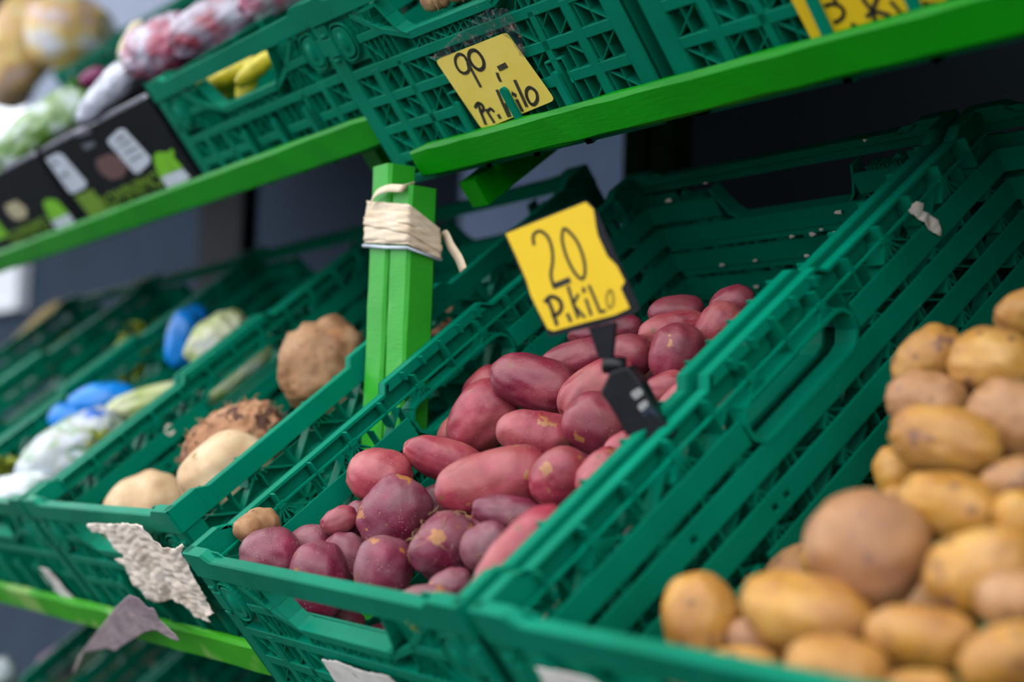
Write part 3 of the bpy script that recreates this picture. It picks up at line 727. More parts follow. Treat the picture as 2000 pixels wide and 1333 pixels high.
# ginger
def ginger(x, y, fr, wv, sc, ang, seed, label, group=None, tilt=0, knobs=None, axis=2):
    P = at(x, y, fr, axis, wv); R3 = orient(x, y, ang, tilt); bm = bmesh.new(); rr = random.Random(seed)
    me = bpy.data.meshes.new('ginger_skel'); pts = knobs or [(0, 0, 0, .5), (.5, .05, 0, .6), (1.1, .1, .1, .52), (1.7, .0, 0, .42), (.7, .75, .1, .36), (1.2, -.6, 0, .33)]
    mb = MB()
    k = 0; 
    o = None
    v = [Vector((p[0] * sc, p[1] * sc, p[2] * sc)) for p in pts]; e = [(0, 1), (1, 2), (2, 3), (1, 4), (2, 5)][:len(pts) - 1]
    me.from_pydata(v, e, []); o = link('ginger', me, M_GIN)
    sk = o.modifiers.new('skin', 'SKIN')
    for i, p in enumerate(pts): me.skin_vertices[0].data[i].radius = (p[3] * sc, p[3] * sc * .9)
    me.skin_vertices[0].data[0].use_root = True
    ss = o.modifiers.new('sub', 'SUBSURF'); ss.levels = 3; ss.render_levels = 3
    tx = bpy.data.textures.get('knobbly') or bpy.data.textures.new('knobbly', 'CLOUDS'); tx.noise_scale = .012; tx.noise_depth = 3
    dm = o.modifiers.new('disp', 'DISPLACE'); dm.texture = tx; dm.strength = .0065; dm.mid_level = .5; dm.texture_coords = 'LOCAL'
    o.matrix_world = mat4(R3, P); sk.use_smooth_shade = True
    dg = bpy.context.evaluated_depsgraph_get(); m2 = bpy.data.meshes.new_from_object(o.evaluated_get(dg)); m2.name = 'ginger'
    m2.polygons.foreach_set('use_smooth', [True] * len(m2.polygons)); o.modifiers.clear(); o.data = m2
    if not m2.materials: m2.materials.append(M_GIN)
    return tag(o, label, 'ginger', group)
ginger(466, 1050, FR, .030, .0195, 20, 1, 'stub of ginger root in the front left corner of the red potato crate', knobs=[(0, 0, 0, .66), (.6, .25, -.5, .62), (1.3, .35, -1.2, .75), (1.6, -.4, -1.8, .6)], axis=0)
GG = 'ginger roots in the upper crate with the 90 card'
ginger(826, 14, FB, .018, .017, 25, 2, 'ginger root with a cut knob hanging over the handle hole', GG, axis=1)
ginger(872, -6, FB, .026, .018, 20, 3, 'ginger root right of the cut knob in the upper crate', GG, axis=1)
ginger(800, -30, FB, .04, .02, 0, 4, 'ginger root behind the cut knob in the upper crate', GG, axis=1)

# ------------------------------------------------------------------ flat pieces: cards, ink, paper
def loc2(pts, fr, axis, val):
    o = []
    for x, y in pts:
        q = fr.l(at(x, y, fr, axis, val)); o.append(tuple(np.delete(q, axis)))
    return o
def plate(name, pts, fr, axis, v0, v1, mat, parent=None, ref=None, smooth_corner=0):
    """solid plate whose outline is given on the plane local[axis]=v0"""
    P = loc2(pts, fr, axis, v0 if ref is None else ref)
    mb = MB(); mb.prism(P, v0, v1, axis=axis); o = link(name, mb.mesh(name), mat); o.matrix_world = fr.mat()
    if parent is not None: under(o, parent)
    return o
def strokes(name, polys, fr, axis, val, n1, mat, parent):
    """felt-pen strokes: ribbons (pixel polyline, width in pixels of the frame) lying on the card"""
    mb = MB()
    for pts, wd in polys:
        P = [np.array(p) for p in loc2(pts, fr, axis, val)]
        r = wd * .62 * ((at(*pts[0], fr, axis, val) - CAM) @ -RC[2]) / F_PX
        for a, b in zip(P, P[1:]):
            d = b - a; L = np.linalg.norm(d); 
            if L < 1e-7: continue
            n = np.array([-d[1], d[0]]) / L * r; e = d / L * r * .35
            mb.prism([tuple(a - n - e), tuple(b - n + e), tuple(b + n + e), tuple(a + n - e)], val, n1, axis=axis)
    o = link(name, mb.mesh(name), mat); o.matrix_world = fr.mat(); under(o, parent); return o
def crop(pts, x0, y0, s): return [(x0 + a / s, y0 + b / s) for a, b in pts]
def dense(pts, closed=False, k=4):
    """Catmull-Rom smoothing of a pen stroke"""
    p = [np.array(q, float) for q in pts]; out = []; n = len(p)
    if closed: p = p[:-1] if np.allclose(p[0], p[-1]) else p; n = len(p)
    rng = range(n if closed else n - 1)
    for i in rng:
        if closed: a, b, c, d = p[(i - 1) % n], p[i], p[(i + 1) % n], p[(i + 2) % n]
        else: a, b, c, d = p[max(i - 1, 0)], p[i], p[i + 1], p[min(i + 2, n - 1)]
        for j in range(k):
            t = j / k; out.append(tuple(.5 * ((2 * b) + (-a + c) * t + (2 * a - 5 * b + 4 * c - d) * t * t + (-a + 3 * b - 3 * c + d) * t ** 3)))
    out.append(tuple(p[0] if closed else p[-1])); return out

def mat_card(name, c1, c2, edge):
    m, t, b = newmat(name); v = coords(t); r = ramp(t, [(.3, c1), (.7, c2)]); t.links.new(noise(t, v, 35, 5, .6), r.inputs[0]); c = r.outputs[0]
    d = ramp(t, [(.66, (0,) * 3), (.74, (1,) * 3)]); t.links.new(noise(t, v, 90, 5, .7), d.inputs[0])
    mm = nd(t, 'ShaderNodeMath', operation='MULTIPLY'); mm.inputs[1].default_value = .35; t.links.new(d.outputs[0], mm.inputs[0])
    t.links.new(mix(t, mm.outputs[0], c, edge), b.inputs['Base Color']); b.inputs['Roughness'].default_value = .5; return m
M_YC1 = mat_card('faded_yellow_card', (.80, .61, .07), (.86, .67, .14), (.72, .42, .02))
M_YC2 = mat_card('bright_yellow_card', (.72, .46, .001), (.76, .50, .003), (.62, .42, .03))
M_INKW = plain('worn_black_ink', (.035, .03, .012), .6, 900, .9)
def round_poly(c, r=.08, k=3):
    out = []; n = len(c)
    for i in range(n):
        p, a, b = np.array(c[i], float), np.array(c[i - 1], float), np.array(c[(i + 1) % n], float)
        q0 = p + (a - p) * r; q1 = p + (b - p) * r
        for j in range(k + 1): t = j / k; out.append(tuple((1 - t) ** 2 * q0 + 2 * t * (1 - t) * p + t * t * q1))
    return out
# card 90
e90 = empty('price_card', FB.mat((.13, -.003, -.16)), 'faded yellow price card hand-written 90,- Pr. Kilo in front of the ginger crate', 'price card')
card = plate('card', round_poly([(850, 118), (989, 63), (1084, 196), (942, 254)], .06), FB, 1, -.0032, -.0026, M_YC1, e90)
C9 = lambda pts: crop(pts, 820, 20, 5.553)
S9 = [(dense(C9([(515, 545), (475, 490), (420, 478), (385, 530), (398, 605), (440, 665), (492, 683), (532, 650), (520, 575)])), 5.4), (C9([(500, 520), (560, 640), (610, 735), (660, 828)]), 6),
      (dense(C9([(600, 435), (550, 445), (532, 505), (570, 590), (640, 645), (690, 620), (692, 550), (650, 475)]), True), 6.5), (C9([(858, 632), (936, 594)]), 9), (C9([(840, 682), (856, 730), (876, 768)]), 6),
      (C9([(632, 1010), (670, 1120), (715, 1235)]), 6.5), (dense(C9([(600, 1055), (632, 1008), (678, 1028), (692, 1080), (655, 1108)])), 5.5), (C9([(720, 1078), (765, 1150), (806, 1215)]), 6), (dense(C9([(742, 1090), (770, 1068), (805, 1098)])), 5),
      (C9([(852, 1135), (872, 1168)]), 6.5), (C9([(840, 868), (900, 1010), (965, 1152)]), 6.5), (C9([(930, 1010), (985, 1148)]), 4), (C9([(1052, 972), (1112, 1090)]), 7), (C9([(1005, 902), (1042, 925)]), 7),
      (C9([(1032, 762), (1095, 900), (1160, 1042)]), 7), (dense(C9([(1200, 838), (1160, 865), (1160, 935), (1200, 1010), (1242, 1020), (1276, 965), (1262, 885)]), True), 6)]
strokes('handwriting', S9, FB, 1, -.0032, -.0036, M_INKW, e90)
# clipped card at the top right: P.Ki
eP = empty('price_card', FB.mat((.56, -.003, -.16)), 'bright yellow price card cut off by the top of the picture, letters P.Ki showing', 'price card')
plate('card', [(1540, -10), (1585, 76), (1770, 22), (1850, -2), (1840, -60), (1515, -60)], FB, 1, -.0032, -.0026, M_YC2, eP)
CP = lambda pts: crop(pts, 1480, 0, 3.846)
SP = [(dense(CP([(505, 45), (550, 30), (610, 40), (645, 80), (640, 125), (600, 160), (575, 165)])), 7), (CP([(560, -40), (600, 40)]), 7), (CP([(705, 185), (740, 195)]), 7), (CP([(790, -10), (870, 95), (880, 150)]), 8),
      (CP([(900, -20), (860, 90), (820, 125)]), 8), (CP([(870, 80), (990, 115)]), 8), (CP([(1000, 10), (1070, 90)]), 7), (CP([(1250, 20), (1300, 35), (1340, 25)]), 8)]
strokes('handwriting', SP, FB, 1, -.0032, -.0036, M_INK, eP)

# ------------------------------------------------------------------ clip-on sign: 20 P.KiL.
r_, u2, t_ = screen_basis(1115, 530)
ya = math.radians(-14); nrm = math.cos(ya) * t_ + math.sin(ya) * r_; xr = np.cross(u2, nrm); xr /= np.linalg.norm(xr); yr = np.cross(nrm, xr)
v = ray(1115, 530); v /= np.linalg.norm(v); Pc = at(1285, 858, FR, 0, .397); SC = CAM + v * (((Pc - CAM) @ nrm + .006) / (v @ nrm))
FS = Frame(np.stack([xr, yr, nrm], 1), SC)
CS = lambda pts: crop(pts, 980, 380, 2.667)
base_w = at(1262, 830, FR, 0, .400)
cs = empty('price_clip', Matrix.Translation(Vector(base_w)), 'yellow hand-written 20 price sign in a black holder clipped to the crate rim', 'price sign')
plate('sign_frame', round_poly(CS([(14, 196), (450, 32), (500, 90), (728, 602), (560, 668), (252, 742), (205, 650)]), .08, 2), FS, 2, -.0035, -.0008, M_BLK, cs)
plate('card', CS([(22, 205), (438, 40), (478, 78), (492, 170), (500, 212), (550, 322), (600, 372), (642, 455), (620, 490), (667, 592), (590, 628), (430, 668), (270, 712), (240, 700), (190, 605), (150, 520), (132, 455), (80, 332)]), FS, 2, -.0008, -.0003, M_YC2, cs)
S2 = [(dense(CS([(168, 262), (165, 212), (200, 190), (240, 222), (262, 285), (265, 350), (256, 420), (272, 482)])), 6.2), (CS([(272, 478), (352, 446)]), 12),
      (dense(CS([(322, 180), (315, 240), (340, 330), (382, 410), (420, 440), (434, 400), (425, 330), (395, 250), (352, 195)]), True), 6), (CS([(240, 545), (262, 600), (288, 680)]), 8), (dense(CS([(225, 560), (255, 532), (298, 548), (312, 590), (292, 622), (262, 628)])), 8),
      (CS([(342, 622), (360, 662)]), 7), (CS([(345, 480), (370, 560), (398, 642)]), 6.5), (CS([(398, 520), (372, 575), (432, 640)]), 6), (CS([(438, 545), (466, 628)]), 6), (CS([(424, 488), (430, 508)]), 7), (CS([(455, 475), (485, 545), (512, 612), (540, 606)]), 6)]
strokes('handwriting', [(p, q * .78) for p, q in S2], FS, 2, -.0003, .0001, M_INK, cs)
strokes('faint_letter', [(dense(CS([(560, 500), (545, 540), (560, 592), (582, 560), (575, 510)]), True), 4)], FS, 2, -.0003, .0001, plain('faded_ink', (.35, .24, .01), .6), cs)
plate('stem', [(1156, 640), (1206, 628), (1200, 700), (1176, 700)], FS, 2, -.012, -.002, M_BLK, cs)
mb = MB(); a = FS.l(at(1178, 712, FS, 2, -.006)); b = FS.l(at(1222, 716, FS, 2, -.006)); mb.tube([a, a * .96 + b * .04, b * .96 + a * .04, b], [.0045, .0062, .0062, .0045], 20); o = link('hinge', fastmesh(mb, 'hinge'), M_BLK); o.matrix_world = FS.mat(); under(o, cs)
P = plate('clamp', round_poly([(1188, 762), (1206, 722), (1240, 712), (1264, 742), (1290, 792), (1332, 838), (1282, 892), (1266, 852), (1236, 842), (1214, 800)], .15, 3), FS, 2, -.020, .004, M_BLK, cs)
bevel(P, .0015, 2)
plate('jaw', round_poly([(1262, 800), (1330, 838), (1284, 894), (1270, 872)], .2, 3), FS, 2, .0045, .012, M_BLK, cs)
for px in ([(1232, 768), (1250, 756), (1260, 768), (1243, 782)], [(1246, 792), (1262, 780), (1270, 790), (1254, 805)]):
    o = plate('spring', round_poly(px, .3, 3), FS, 2, .0041, .0075, M_STEEL, cs); o['label'] = 'bright metal spring'
plate('lever', round_poly([(1252, 802), (1272, 790), (1300, 832), (1276, 850)], .15, 2), FS, 2, .0041, .0062, plain('blue_black_plastic', (.012, .02, .045), .35), cs)

# ------------------------------------------------------------------ torn paper
def pip(x, y, poly):
    c = np.zeros(x.shape, bool); n = len(poly)
    for i in range(n):
        x0, y0 = poly[i - 1]; x1, y1 = poly[i]
        if y0 == y1: continue
        m = ((y0 > y) != (y1 > y)) & (x < (x1 - x0) * (y - y0) / (y1 - y0) + x0); c ^= m
    return c
def sheet(name, pts, fr, axis, val, mat, label, cat, res=.0012, amp=.002, seed=0, curl=None, group=None, sgn=-1, thick=.0005):
    P = loc2(pts, fr, axis, val); xs = [p[0] for p in P]; ys = [p[1] for p in P]
    gx = np.arange(min(xs), max(xs) + res, res); gy = np.arange(min(ys), max(ys) + res, res); r = np.random.RandomState(seed)
    X, Y = np.meshgrid(gx, gy, indexing='ij')
    J = r.uniform(-.22, .22, (2,) + X.shape) * res; X = X + J[0]; Y = Y + J[1]
    ins = pip(X, Y, P); H = np.zeros_like(X); w0 = 2 * math.pi
    for k in range(12):
        f = r.normal(size=2) * np.array([22, 75]) * (.6 + .45 * k); H += np.abs(np.sin(X * f[0] + Y * f[1] + 1.6 * np.sin(X * 60 + k) + 1.2 * np.sin(Y * 45 + 2 * k) + r.uniform(0, 6.3))) * amp * .55 / (1 + .35 * k)
    if curl: H = H + curl((X - min(xs)) / (max(xs) - min(xs)), (Y - min(ys)) / (max(ys) - min(ys)))
    idx = -np.ones(X.shape, int); mb = MB()
    for i, j in zip(*np.nonzero(ins)):
        idx[i, j] = len(mb.v); q = [X[i, j], Y[i, j]]; q.insert(axis, val + sgn * H[i, j]); mb.v.append(tuple(q))
    for i in range(X.shape[0] - 1):
        for j in range(X.shape[1] - 1):
            q = [idx[i, j], idx[i + 1, j], idx[i + 1, j + 1], idx[i, j + 1]]
            if min(q) >= 0: mb.f.append(tuple(q))
            else:
                g = [k for k in q if k >= 0]
                if len(g) == 3: mb.f.append(tuple(g))
    o = link(name, fastmesh(mb, name), mat); o.matrix_world = fr.mat(); m = o.modifiers.new('thickness', 'SOLIDIFY'); m.thickness = thick
    return tag(o, label, cat, group)
def mat_paper(name, c1, c2, ink=.0):
    m, t, b = newmat(name); v = coords(t); r = ramp(t, [(.3, c1), (.65, c2)]); t.links.new(noise(t, v, 25, 6, .6), r.inputs[0]); c = r.outputs[0]
    if ink:
        d = ramp(t, [(.68, (0,) * 3), (.70, (1,) * 3)]); t.links.new(noise(t, v, 120, 3, .6), d.inputs[0])
        mm = nd(t, 'ShaderNodeMath', operation='MULTIPLY'); mm.inputs[1].default_value = ink; t.links.new(d.outputs[0], mm.inputs[0]); c = mix(t, mm.outputs[0], c, (.08, .07, .07))
    t.links.new(c, b.inputs['Base Color']); b.inputs['Roughness'].default_value = .75; bump(t, b, noise(t, v, 90, 6, .65), .6, .0012); return m
M_PAP = mat_paper('torn_paper', (.78, .62, .50), (.88, .76, .66)); M_PAPI = mat_paper('printed_torn_paper', (.60, .55, .50), (.74, .70, .66), .8)
M_PURP = mat_paper('purple_grey_paper', (.22, .15, .19), (.36, .28, .28))
CT = lambda pts: crop(pts, 160, 980, 4.1656)
FCs = FC.sub((0, 0, 0))
tp = sheet('torn_paper', CT([(75, 150), (130, 148), (300, 155), (420, 150), (530, 165), (570, 215), (620, 270), (700, 330), (760, 350), (800, 345), (862, 296), (888, 330), (850, 390), (880, 450), (910, 530), (985, 660), (1040, 740), (1045, 790), (1110, 885), (1060, 905), (1078, 975), (1000, 930), (940, 900), (890, 850), (850, 800), (820, 795), (780, 770), (700, 790), (620, 800), (560, 760), (520, 700), (450, 640), (400, 540), (380, 490), (300, 430), (370, 430), (385, 400), (320, 350), (270, 280), (230, 240), (120, 220)]),
           FC, 1, -.006, M_PAP, 'crumpled torn beige paper label hanging from the celeriac crate corner', 'paper', amp=.0032, seed=3)
sheet('torn_paper', CT([(430, 715), (520, 730), (600, 800), (660, 800), (720, 900), (860, 1000), (895, 1040), (870, 1062), (790, 1030), (700, 985), (600, 1000), (500, 1060), (390, 1130), (330, 1178), (270, 1150), (100, 1165), (60, 1290), (30, 1300), (60, 1180), (180, 1000), (290, 850)]),
      FC, 1, -.020, M_PURP, 'purple-grey torn paper flap drooping over the worn lip beam', 'paper', amp=.0008, seed=8, res=.0014, curl=lambda x, y: .022 * np.abs(x - .45) ** 1.2 + .012 * (1 - y))
sheet('torn_paper', [(628, 1286), (660, 1290), (705, 1308), (760, 1318), (790, 1350), (800, 1370), (690, 1370), (655, 1330)], FR, 1, -.0025, M_PAPI, 'whitish paper label remnant on the front of the red potato crate', 'paper', amp=.0006, seed=4)
sheet('torn_paper', [(1046, 1300), (1080, 1307), (1150, 1322), (1185, 1345), (1200, 1375), (1085, 1370)], FR, 1, -.0035, M_PAPI, 'white paper remnant on the front of the yellow potato crate', 'paper', amp=.0006, seed=5)
sheet('torn_paper', [(73, 1104), (96, 1110), (126, 1143), (149, 1170), (143, 1180), (112, 1155), (88, 1128)], FC, 1, -.004, M_PAPI, 'thin white paper strip on the front of the leftmost lower crate', 'paper', amp=.0012, seed=6)
sheet('paper_scrap', [(1762, 413), (1776, 395), (1792, 398), (1792, 412), (1806, 418), (1820, 430), (1830, 455), (1826, 466), (1806, 452), (1790, 436), (1776, 424)], FR, 0, YU + .0165, M_PAP, 'crumpled whitish scrap stuck inside the right crate near its top', 'paper', amp=.003, seed=7, sgn=1)
for k, (x, y, s) in enumerate([(1308, 390, 7), (1549, 459, 6), (1588, 456, 7), (1607, 446, 5), (1632, 452, 5), (1641, 412, 8), (1478, 506, 5), (1413, 515, 5), (1578, 497, 6), (1692, 272, 5), (1480, 558, 6), (1382, 355, 4)]):
    pl = [(x + s * math.cos(a) * (1 + .4 * math.sin(3 * a + k)), y + s * .7 * math.sin(a)) for a in [i * 6.283 / 9 for i in range(9)]]
    sheet('paper_scrap', pl, FR, 1, .6 - .0165, M_PAP, 'tiny pale paper fleck stuck to the back wall of the red potato crate', 'paper', amp=.0015, seed=20 + k, res=.0008, group='flecks on the back wall')
for k, (x, y, lb) in enumerate([(330, 840, 'small white fleck inside the left wall of the celeriac crate')]):
    pl = [(x + 11 * math.cos(a), y + 13 * math.sin(a)) for a in [i * 6.283 / 9 for i in range(9)]]
    sheet('paper_scrap', pl, FC, 0, -.400 + .0165, M_PAP, lb, 'paper', amp=.0015, seed=40 + k, res=.0012, sgn=1)
# clear plastic scrap behind the 90 card
m, t, b = newmat('dirty_clear_film'); v = coords(t); out = t.nodes['Material Output']
tr = nd(t, 'ShaderNodeBsdfTransparent'); ms = nd(t, 'ShaderNodeMixShader'); d = ramp(t, [(.45, (.10,) * 3), (.60, (.22,) * 3), (.70, (.95,) * 3)]); t.links.new(noise(t, v, 110, 6, .75), d.inputs[0])
cc = ramp(t, [(.5, (.035, .05, .075)), (.66, (.45, .25, .20))]); t.links.new(noise(t, v, 110, 6, .75), cc.inputs[0]); t.links.new(cc.outputs[0], b.inputs['Base Color']); b.inputs['Roughness'].default_value = .18
t.links.new(d.outputs[0], ms.inputs[0]); t.links.new(tr.outputs[0], ms.inputs[1]); t.links.new(b.outputs[0], ms.inputs[2]); t.links.new(ms.outputs[0], out.inputs[0]); M_FILM = m
sheet('plastic_scrap', crop([(120, 510), (300, 350), (440, 230), (560, 110), (650, 40), (760, -30), (960, -40), (1040, 60), (1090, 160), (1160, 380), (1175, 500), (1100, 480), (990, 300), (880, 240), (180, 540)], 820, 20, 5.553), FB, 1, -.0018, M_FILM, 'dirty clear plastic scrap tucked behind the 90 price card', 'plastic', amp=.0012, seed=9, res=.0015, thick=.0002)

# ------------------------------------------------------------------ tape and cord round the posts
M_TAPE = mat_paper('cream_tape', (.56, .42, .27), (.72, .60, .46)); M_CORD = plain('pale_cord', (.50, .55, .62), .5)
x0, x1, y0, y1 = -.0815, -.0065, .2035, .2375
tape = empty('tape_wrap', Matrix.Translation((x0, y0, 1.28)), 'cream tape wound round the two green posts just below the shelf', 'tape')
def z_at(x, y): return at(x, y, FW, 1, .205)[2]
def band(zl, zr, zb, h, off, seed):
    """one turn of tape: front-left height zl, front-right zr, back zb"""
    rr = random.Random(seed); P = []; o = off
    path = [((x0 - o, y0 - o), zl), ((x1 + o, y0 - o), zr), ((x1 + o, y1 + o), zb), ((x0 - o, y1 + o), zl)]
    mb = MB(); k = 14; cols = []
    for i in range(4):
        (a, za), (b2, zb2) = path[i], path[(i + 1) % 4]
        for j in range(k):
            f = j / k; x = a[0] + (b2[0] - a[0]) * f; y = a[1] + (b2[1] - a[1]) * f; z = za + (zb2 - za) * f + rr.uniform(-.0003, .0003)
            cols.append((x, y, z))
    n = len(cols)
    for (x, y, z) in cols:
        for q in range(5):
            zz = z - h / 2 + h * q / 4; dd = .0006 * math.sin(q * 2.1 + z * 900) ; mb.v.append((x + (dd if abs(x - (x1 + o)) < 1e-4 else 0), y - (dd if abs(y - (y0 - o)) < 1e-4 else 0), zz))
    for i in range(n):
        for q in range(4): a = i * 5 + q; b3 = ((i + 1) % n) * 5 + q; mb.f.append((a, b3, b3 + 1, a + 1))
    ob = link('tape_turn', fastmesh(mb, 'tape_turn'), M_TAPE); mo = ob.modifiers.new('t', 'SOLIDIFY'); mo.thickness = .0006; mo.offset = 1; under(ob, tape)
for k, (a, b2, c, h, off) in enumerate([(405, 414, 440, .012, .0006), (422, 428, 452, .011, .0012), (440, 446, 462, .013, .0008), (456, 462, 474, .013, .0016), (432, 450, 468, .008, .0022), (466, 470, 478, .009, .0012)]):
    band(z_at(722, a), z_at(795, b2), z_at(795, c) - .006, h, off, k)
# loose loop at the top and loose end at the back
def ribbon(name, pts, wdir, h, mat, parent, th=.0007):
    mb = MB()
    for p in pts: p = np.array(p); mb.v += [tuple(p - np.array(wdir) * h / 2), tuple(p + np.array(wdir) * h / 2)]
    for i in range(len(pts) - 1): mb.f.append((2 * i, 2 * i + 2, 2 * i + 3, 2 * i + 1))
    ob = link(name, fastmesh(mb, name), mat); mo = ob.modifiers.new('t', 'SOLIDIFY'); mo.thickness = th; mo.offset = 0; under(ob, parent); return ob
cv = dense([at(x, y, FW, 1, .198) if i < 4 else at(x, y, FW, 1, .22) for i, (x, y) in enumerate([(724, 396), (735, 378), (758, 368), (785, 368), (808, 362)])], k=6)
ribbon('tape_loop', cv, (0.1, .3, 1), .0075, M_TAPE, tape)
cv = dense([at(x, y, FW, 1, .246) for x, y in [(846, 470), (866, 455), (880, 480), (896, 505), (905, 528)]], k=5)
ribbon('tape_end', cv, (.8, 0, .35), .013, M_TAPE, tape)
zc = z_at(722, 480); zc2 = z_at(795, 486)
mb = MB(); oo = .002; mb.tube([(x0 - oo, y0 - oo, zc), ((x0 + x1) / 2, y0 - oo, (zc + zc2) / 2 - .0006), (x1 + oo, y0 - oo, zc2), (x1 + oo, y1 + oo, z_at(795, 492) - .004), (x0 - oo, y1 + oo, zc)], .0017, 8, True)
o = link('cord', fastmesh(mb, 'cord'), M_CORD); tag(o, 'pale blue-grey cord tied round the posts under the tape', 'cord')

# ------------------------------------------------------------------ black cardboard trays with green print
def print_mat(n, c): return plain(n, c, .5, 50, .1)
M_LIME = print_mat('lime_print', (.17, .50, .002)); M_OLV = print_mat('olive_print', (.14, .27, .004)); M_WHT = print_mat('white_label', (.60, .62, .72)); M_GRY = print_mat('grey_print', (.10, .11, .14)); M_ONI = print_mat('onion_print', (.13, .055, .055)); M_TAN = print_mat('tan_print', (.50, .42, .25))
def tray(u0, label):
    e = empty('cardboard_tray', FA.mat((u0, 0, -.152)), label, 'box', 'black cardboard trays on the upper left shelf')
    def bx(name, a, b, mat=M_CARD): mb = MB(); mb.box(a, b); o = link(name, mb.mesh(name), mat, e); return o
    bx('front_panel', (0, 0, 0), (.396, .004, .144)); bx('back_panel', (0, .38, 0), (.396, .384, .144)); bx('side_panel', (0, .004, 0), (.004, .38, .150)); bx('side_panel', (.392, .004, 0), (.396, .38, .150)); bx('base', (0, 0, -.001), (.396, .384, .003))
    mb = MB(); mb.prism([(.004, .143), (.392, .143), (.385, .148), (.25, .148), (.23, .145), (.16, .145), (.14, .148), (.011, .148)], .0, .018, axis=1); link('top_flap', mb.mesh('top_flap'), M_CARDE, e)
    return e
t1 = tray(-.812, 'black cardboard tray with lime print and two white stickers, next to the green crate')
t2 = tray(-1.224, 'black cardboard tray with lime print and a tan picture, at the left picture edge')
CB = lambda pts: crop(pts, 0, 180, 4.76)
def pr(pts, mat, root, name, z=-.0011): return plate(name, CB(pts), FA, 1, -.0001, z, mat, root)
pr([(1105, 345), (1160, 345), (1400, 610), (1395, 660), (1290, 755), (1250, 745), (1010, 470), (1005, 440)], M_WHT, t1, 'sticker'); pr([(430, 620), (530, 565), (580, 580), (805, 840), (800, 880), (690, 940), (650, 930)], M_WHT, t1, 'sticker')
for a in ([(1075, 440), (1150, 395), (1165, 412), (1090, 458)], [(1110, 500), (1215, 440), (1225, 452), (1120, 514)], [(1160, 560), (1280, 500), (1290, 512), (1170, 574)], [(1210, 630), (1330, 565), (1340, 577), (1220, 642)]): pr(a, M_GRY, t1, 'printed_lines', -.0016)
for a in ([(485, 650), (540, 640), (545, 665), (500, 680)], [(570, 760), (620, 740), (640, 775), (590, 790)]): pr(a, M_GRY, t1, 'printed_lines', -.0016)
pr([(1430, 600), (1460, 560), (1560, 560), (1600, 520), (1625, 560), (1620, 610), (1700, 700), (1500, 790), (1450, 700)], M_LIME, t1, 'lime_print'); pr([(1500, 790), (1700, 710), (1770, 790), (1740, 820), (1560, 890)], M_WHT, t1, 'sticker'); pr([(700, 970), (860, 900), (990, 1100), (850, 1160)], M_OLV, t1, 'lime_print')
pr([(900, 620), (1020, 570), (1120, 600), (1190, 700), (1150, 790), (1040, 815), (950, 760), (900, 690)], M_ONI, t1, 'onion_picture'); pr([(700, 380), (840, 340), (850, 380), (720, 420)], M_GRY, t1, 'printed_lines'); pr([(760, 490), (880, 450), (890, 500), (800, 540)], M_GRY, t1, 'printed_lines')
pr([(405, 1030), (430, 1000), (520, 1000), (640, 1130), (480, 1200), (440, 1120)], M_LIME, t2, 'lime_print'); pr([(480, 1200), (640, 1130), (690, 1200), (660, 1240), (540, 1280)], M_WHT, t2, 'sticker'); pr([(50, 1050), (150, 1010), (250, 1090), (250, 1160), (160, 1190), (80, 1130)], M_TAN, t2, 'tan_picture'); pr([(-160, 1180), (-30, 1190), (80, 1333), (-60, 1400)], M_LIME, t2, 'lime_print')
def lettering(txt, a, b, size, root, mat):
    cu = bpy.data.curves.new('lettering', 'FONT'); cu.body = txt; cu.size = size; cu.extrude = .0004; ob = bpy.data.objects.new('lettering', cu); COL.objects.link(ob)
    dg = bpy.context.evaluated_depsgraph_get(); me = bpy.data.meshes.new_from_object(ob.evaluated_get(dg)); bpy.data.objects.remove(ob)
    A = FA.l(at(*a, FA, 1, -.001)); B = FA.l(at(*b, FA, 1, -.001)); wd = max(v.co.x for v in me.vertices); k = (B[0] - A[0]) / wd
    for v in me.vertices: v.co = Vector((A[0] + v.co.x * k, -.0009 - v.co.z, A[2] + (B[2] - A[2]) * v.co.x / wd + v.co.y))
    me.materials.clear(); o = link('lettering', me, mat); o.matrix_world = FA.mat(); under(o, root)
lettering('ROMINIMO', (206, 412), (322, 360), .030, t1, M_OLV); lettering('ROMINIMO', (26, 478), (100, 445), .030, t2, M_OLV)

# ------------------------------------------------------------------ bags and bagged vegetables on the left
def mat_bag(name, stops, scale=22, rough=.22, clear=0.0):
    m, t, b = newmat(name); v = coords(t); r = ramp(t, stops); r.color_ramp.interpolation = 'LINEAR'; t.links.new(noise(t, v, scale, 3, .55), r.inputs[0]); t.links.new(r.outputs[0], b.inputs['Base Color'])
    b.inputs['Roughness'].default_value = rough; b.inputs['Specular IOR Level'].default_value = .8; bump(t, b, noise(t, v, 45, 5, .6), .9, .006); return m
K_BLUE = (.004, .12, .52); K_W = (.62, .66, .78); K_G = (.10, .26, .03)
M_BW = mat_bag('blue_white_printed_film', [(.36, K_BLUE), (.42, (.45, .50, .60)), (.52, (.42, .44, .42)), (.58, (.12, .26, .10)), (.66, K_W)])
M_BL = plain('blue_film', (.005, .19, .62), .25, 20, .25); M_STK = mat_bag('pale_celery', [(.35, (.34, .42, .10)), (.55, (.55, .56, .34)), (.7, (.60, .60, .55))], 30, .4)
M_WB = mat_bag('white_film', [(.4, (.45, .55, .50)), (.6, (.80, .84, .90))]); M_LEAF = plain('yellow_green_leaf', (.20, .24, .008), .5, 40, .5); M_DLF = plain('green_leaf', (.06, .20, .01), .5, 40, .4)
M_RAD = mat_bag('radishes_in_clear_film', [(.36, (.40, .05, .11)), (.48, (.40, .17, .24)), (.58, (.46, .40, .50)), (.70, (.60, .58, .70))], 34)
M_LIL = mat_bag('lilac_film', [(.38, (.34, .05, .08)), (.50, (.28, .20, .27)), (.66, (.45, .42, .52))], 26)
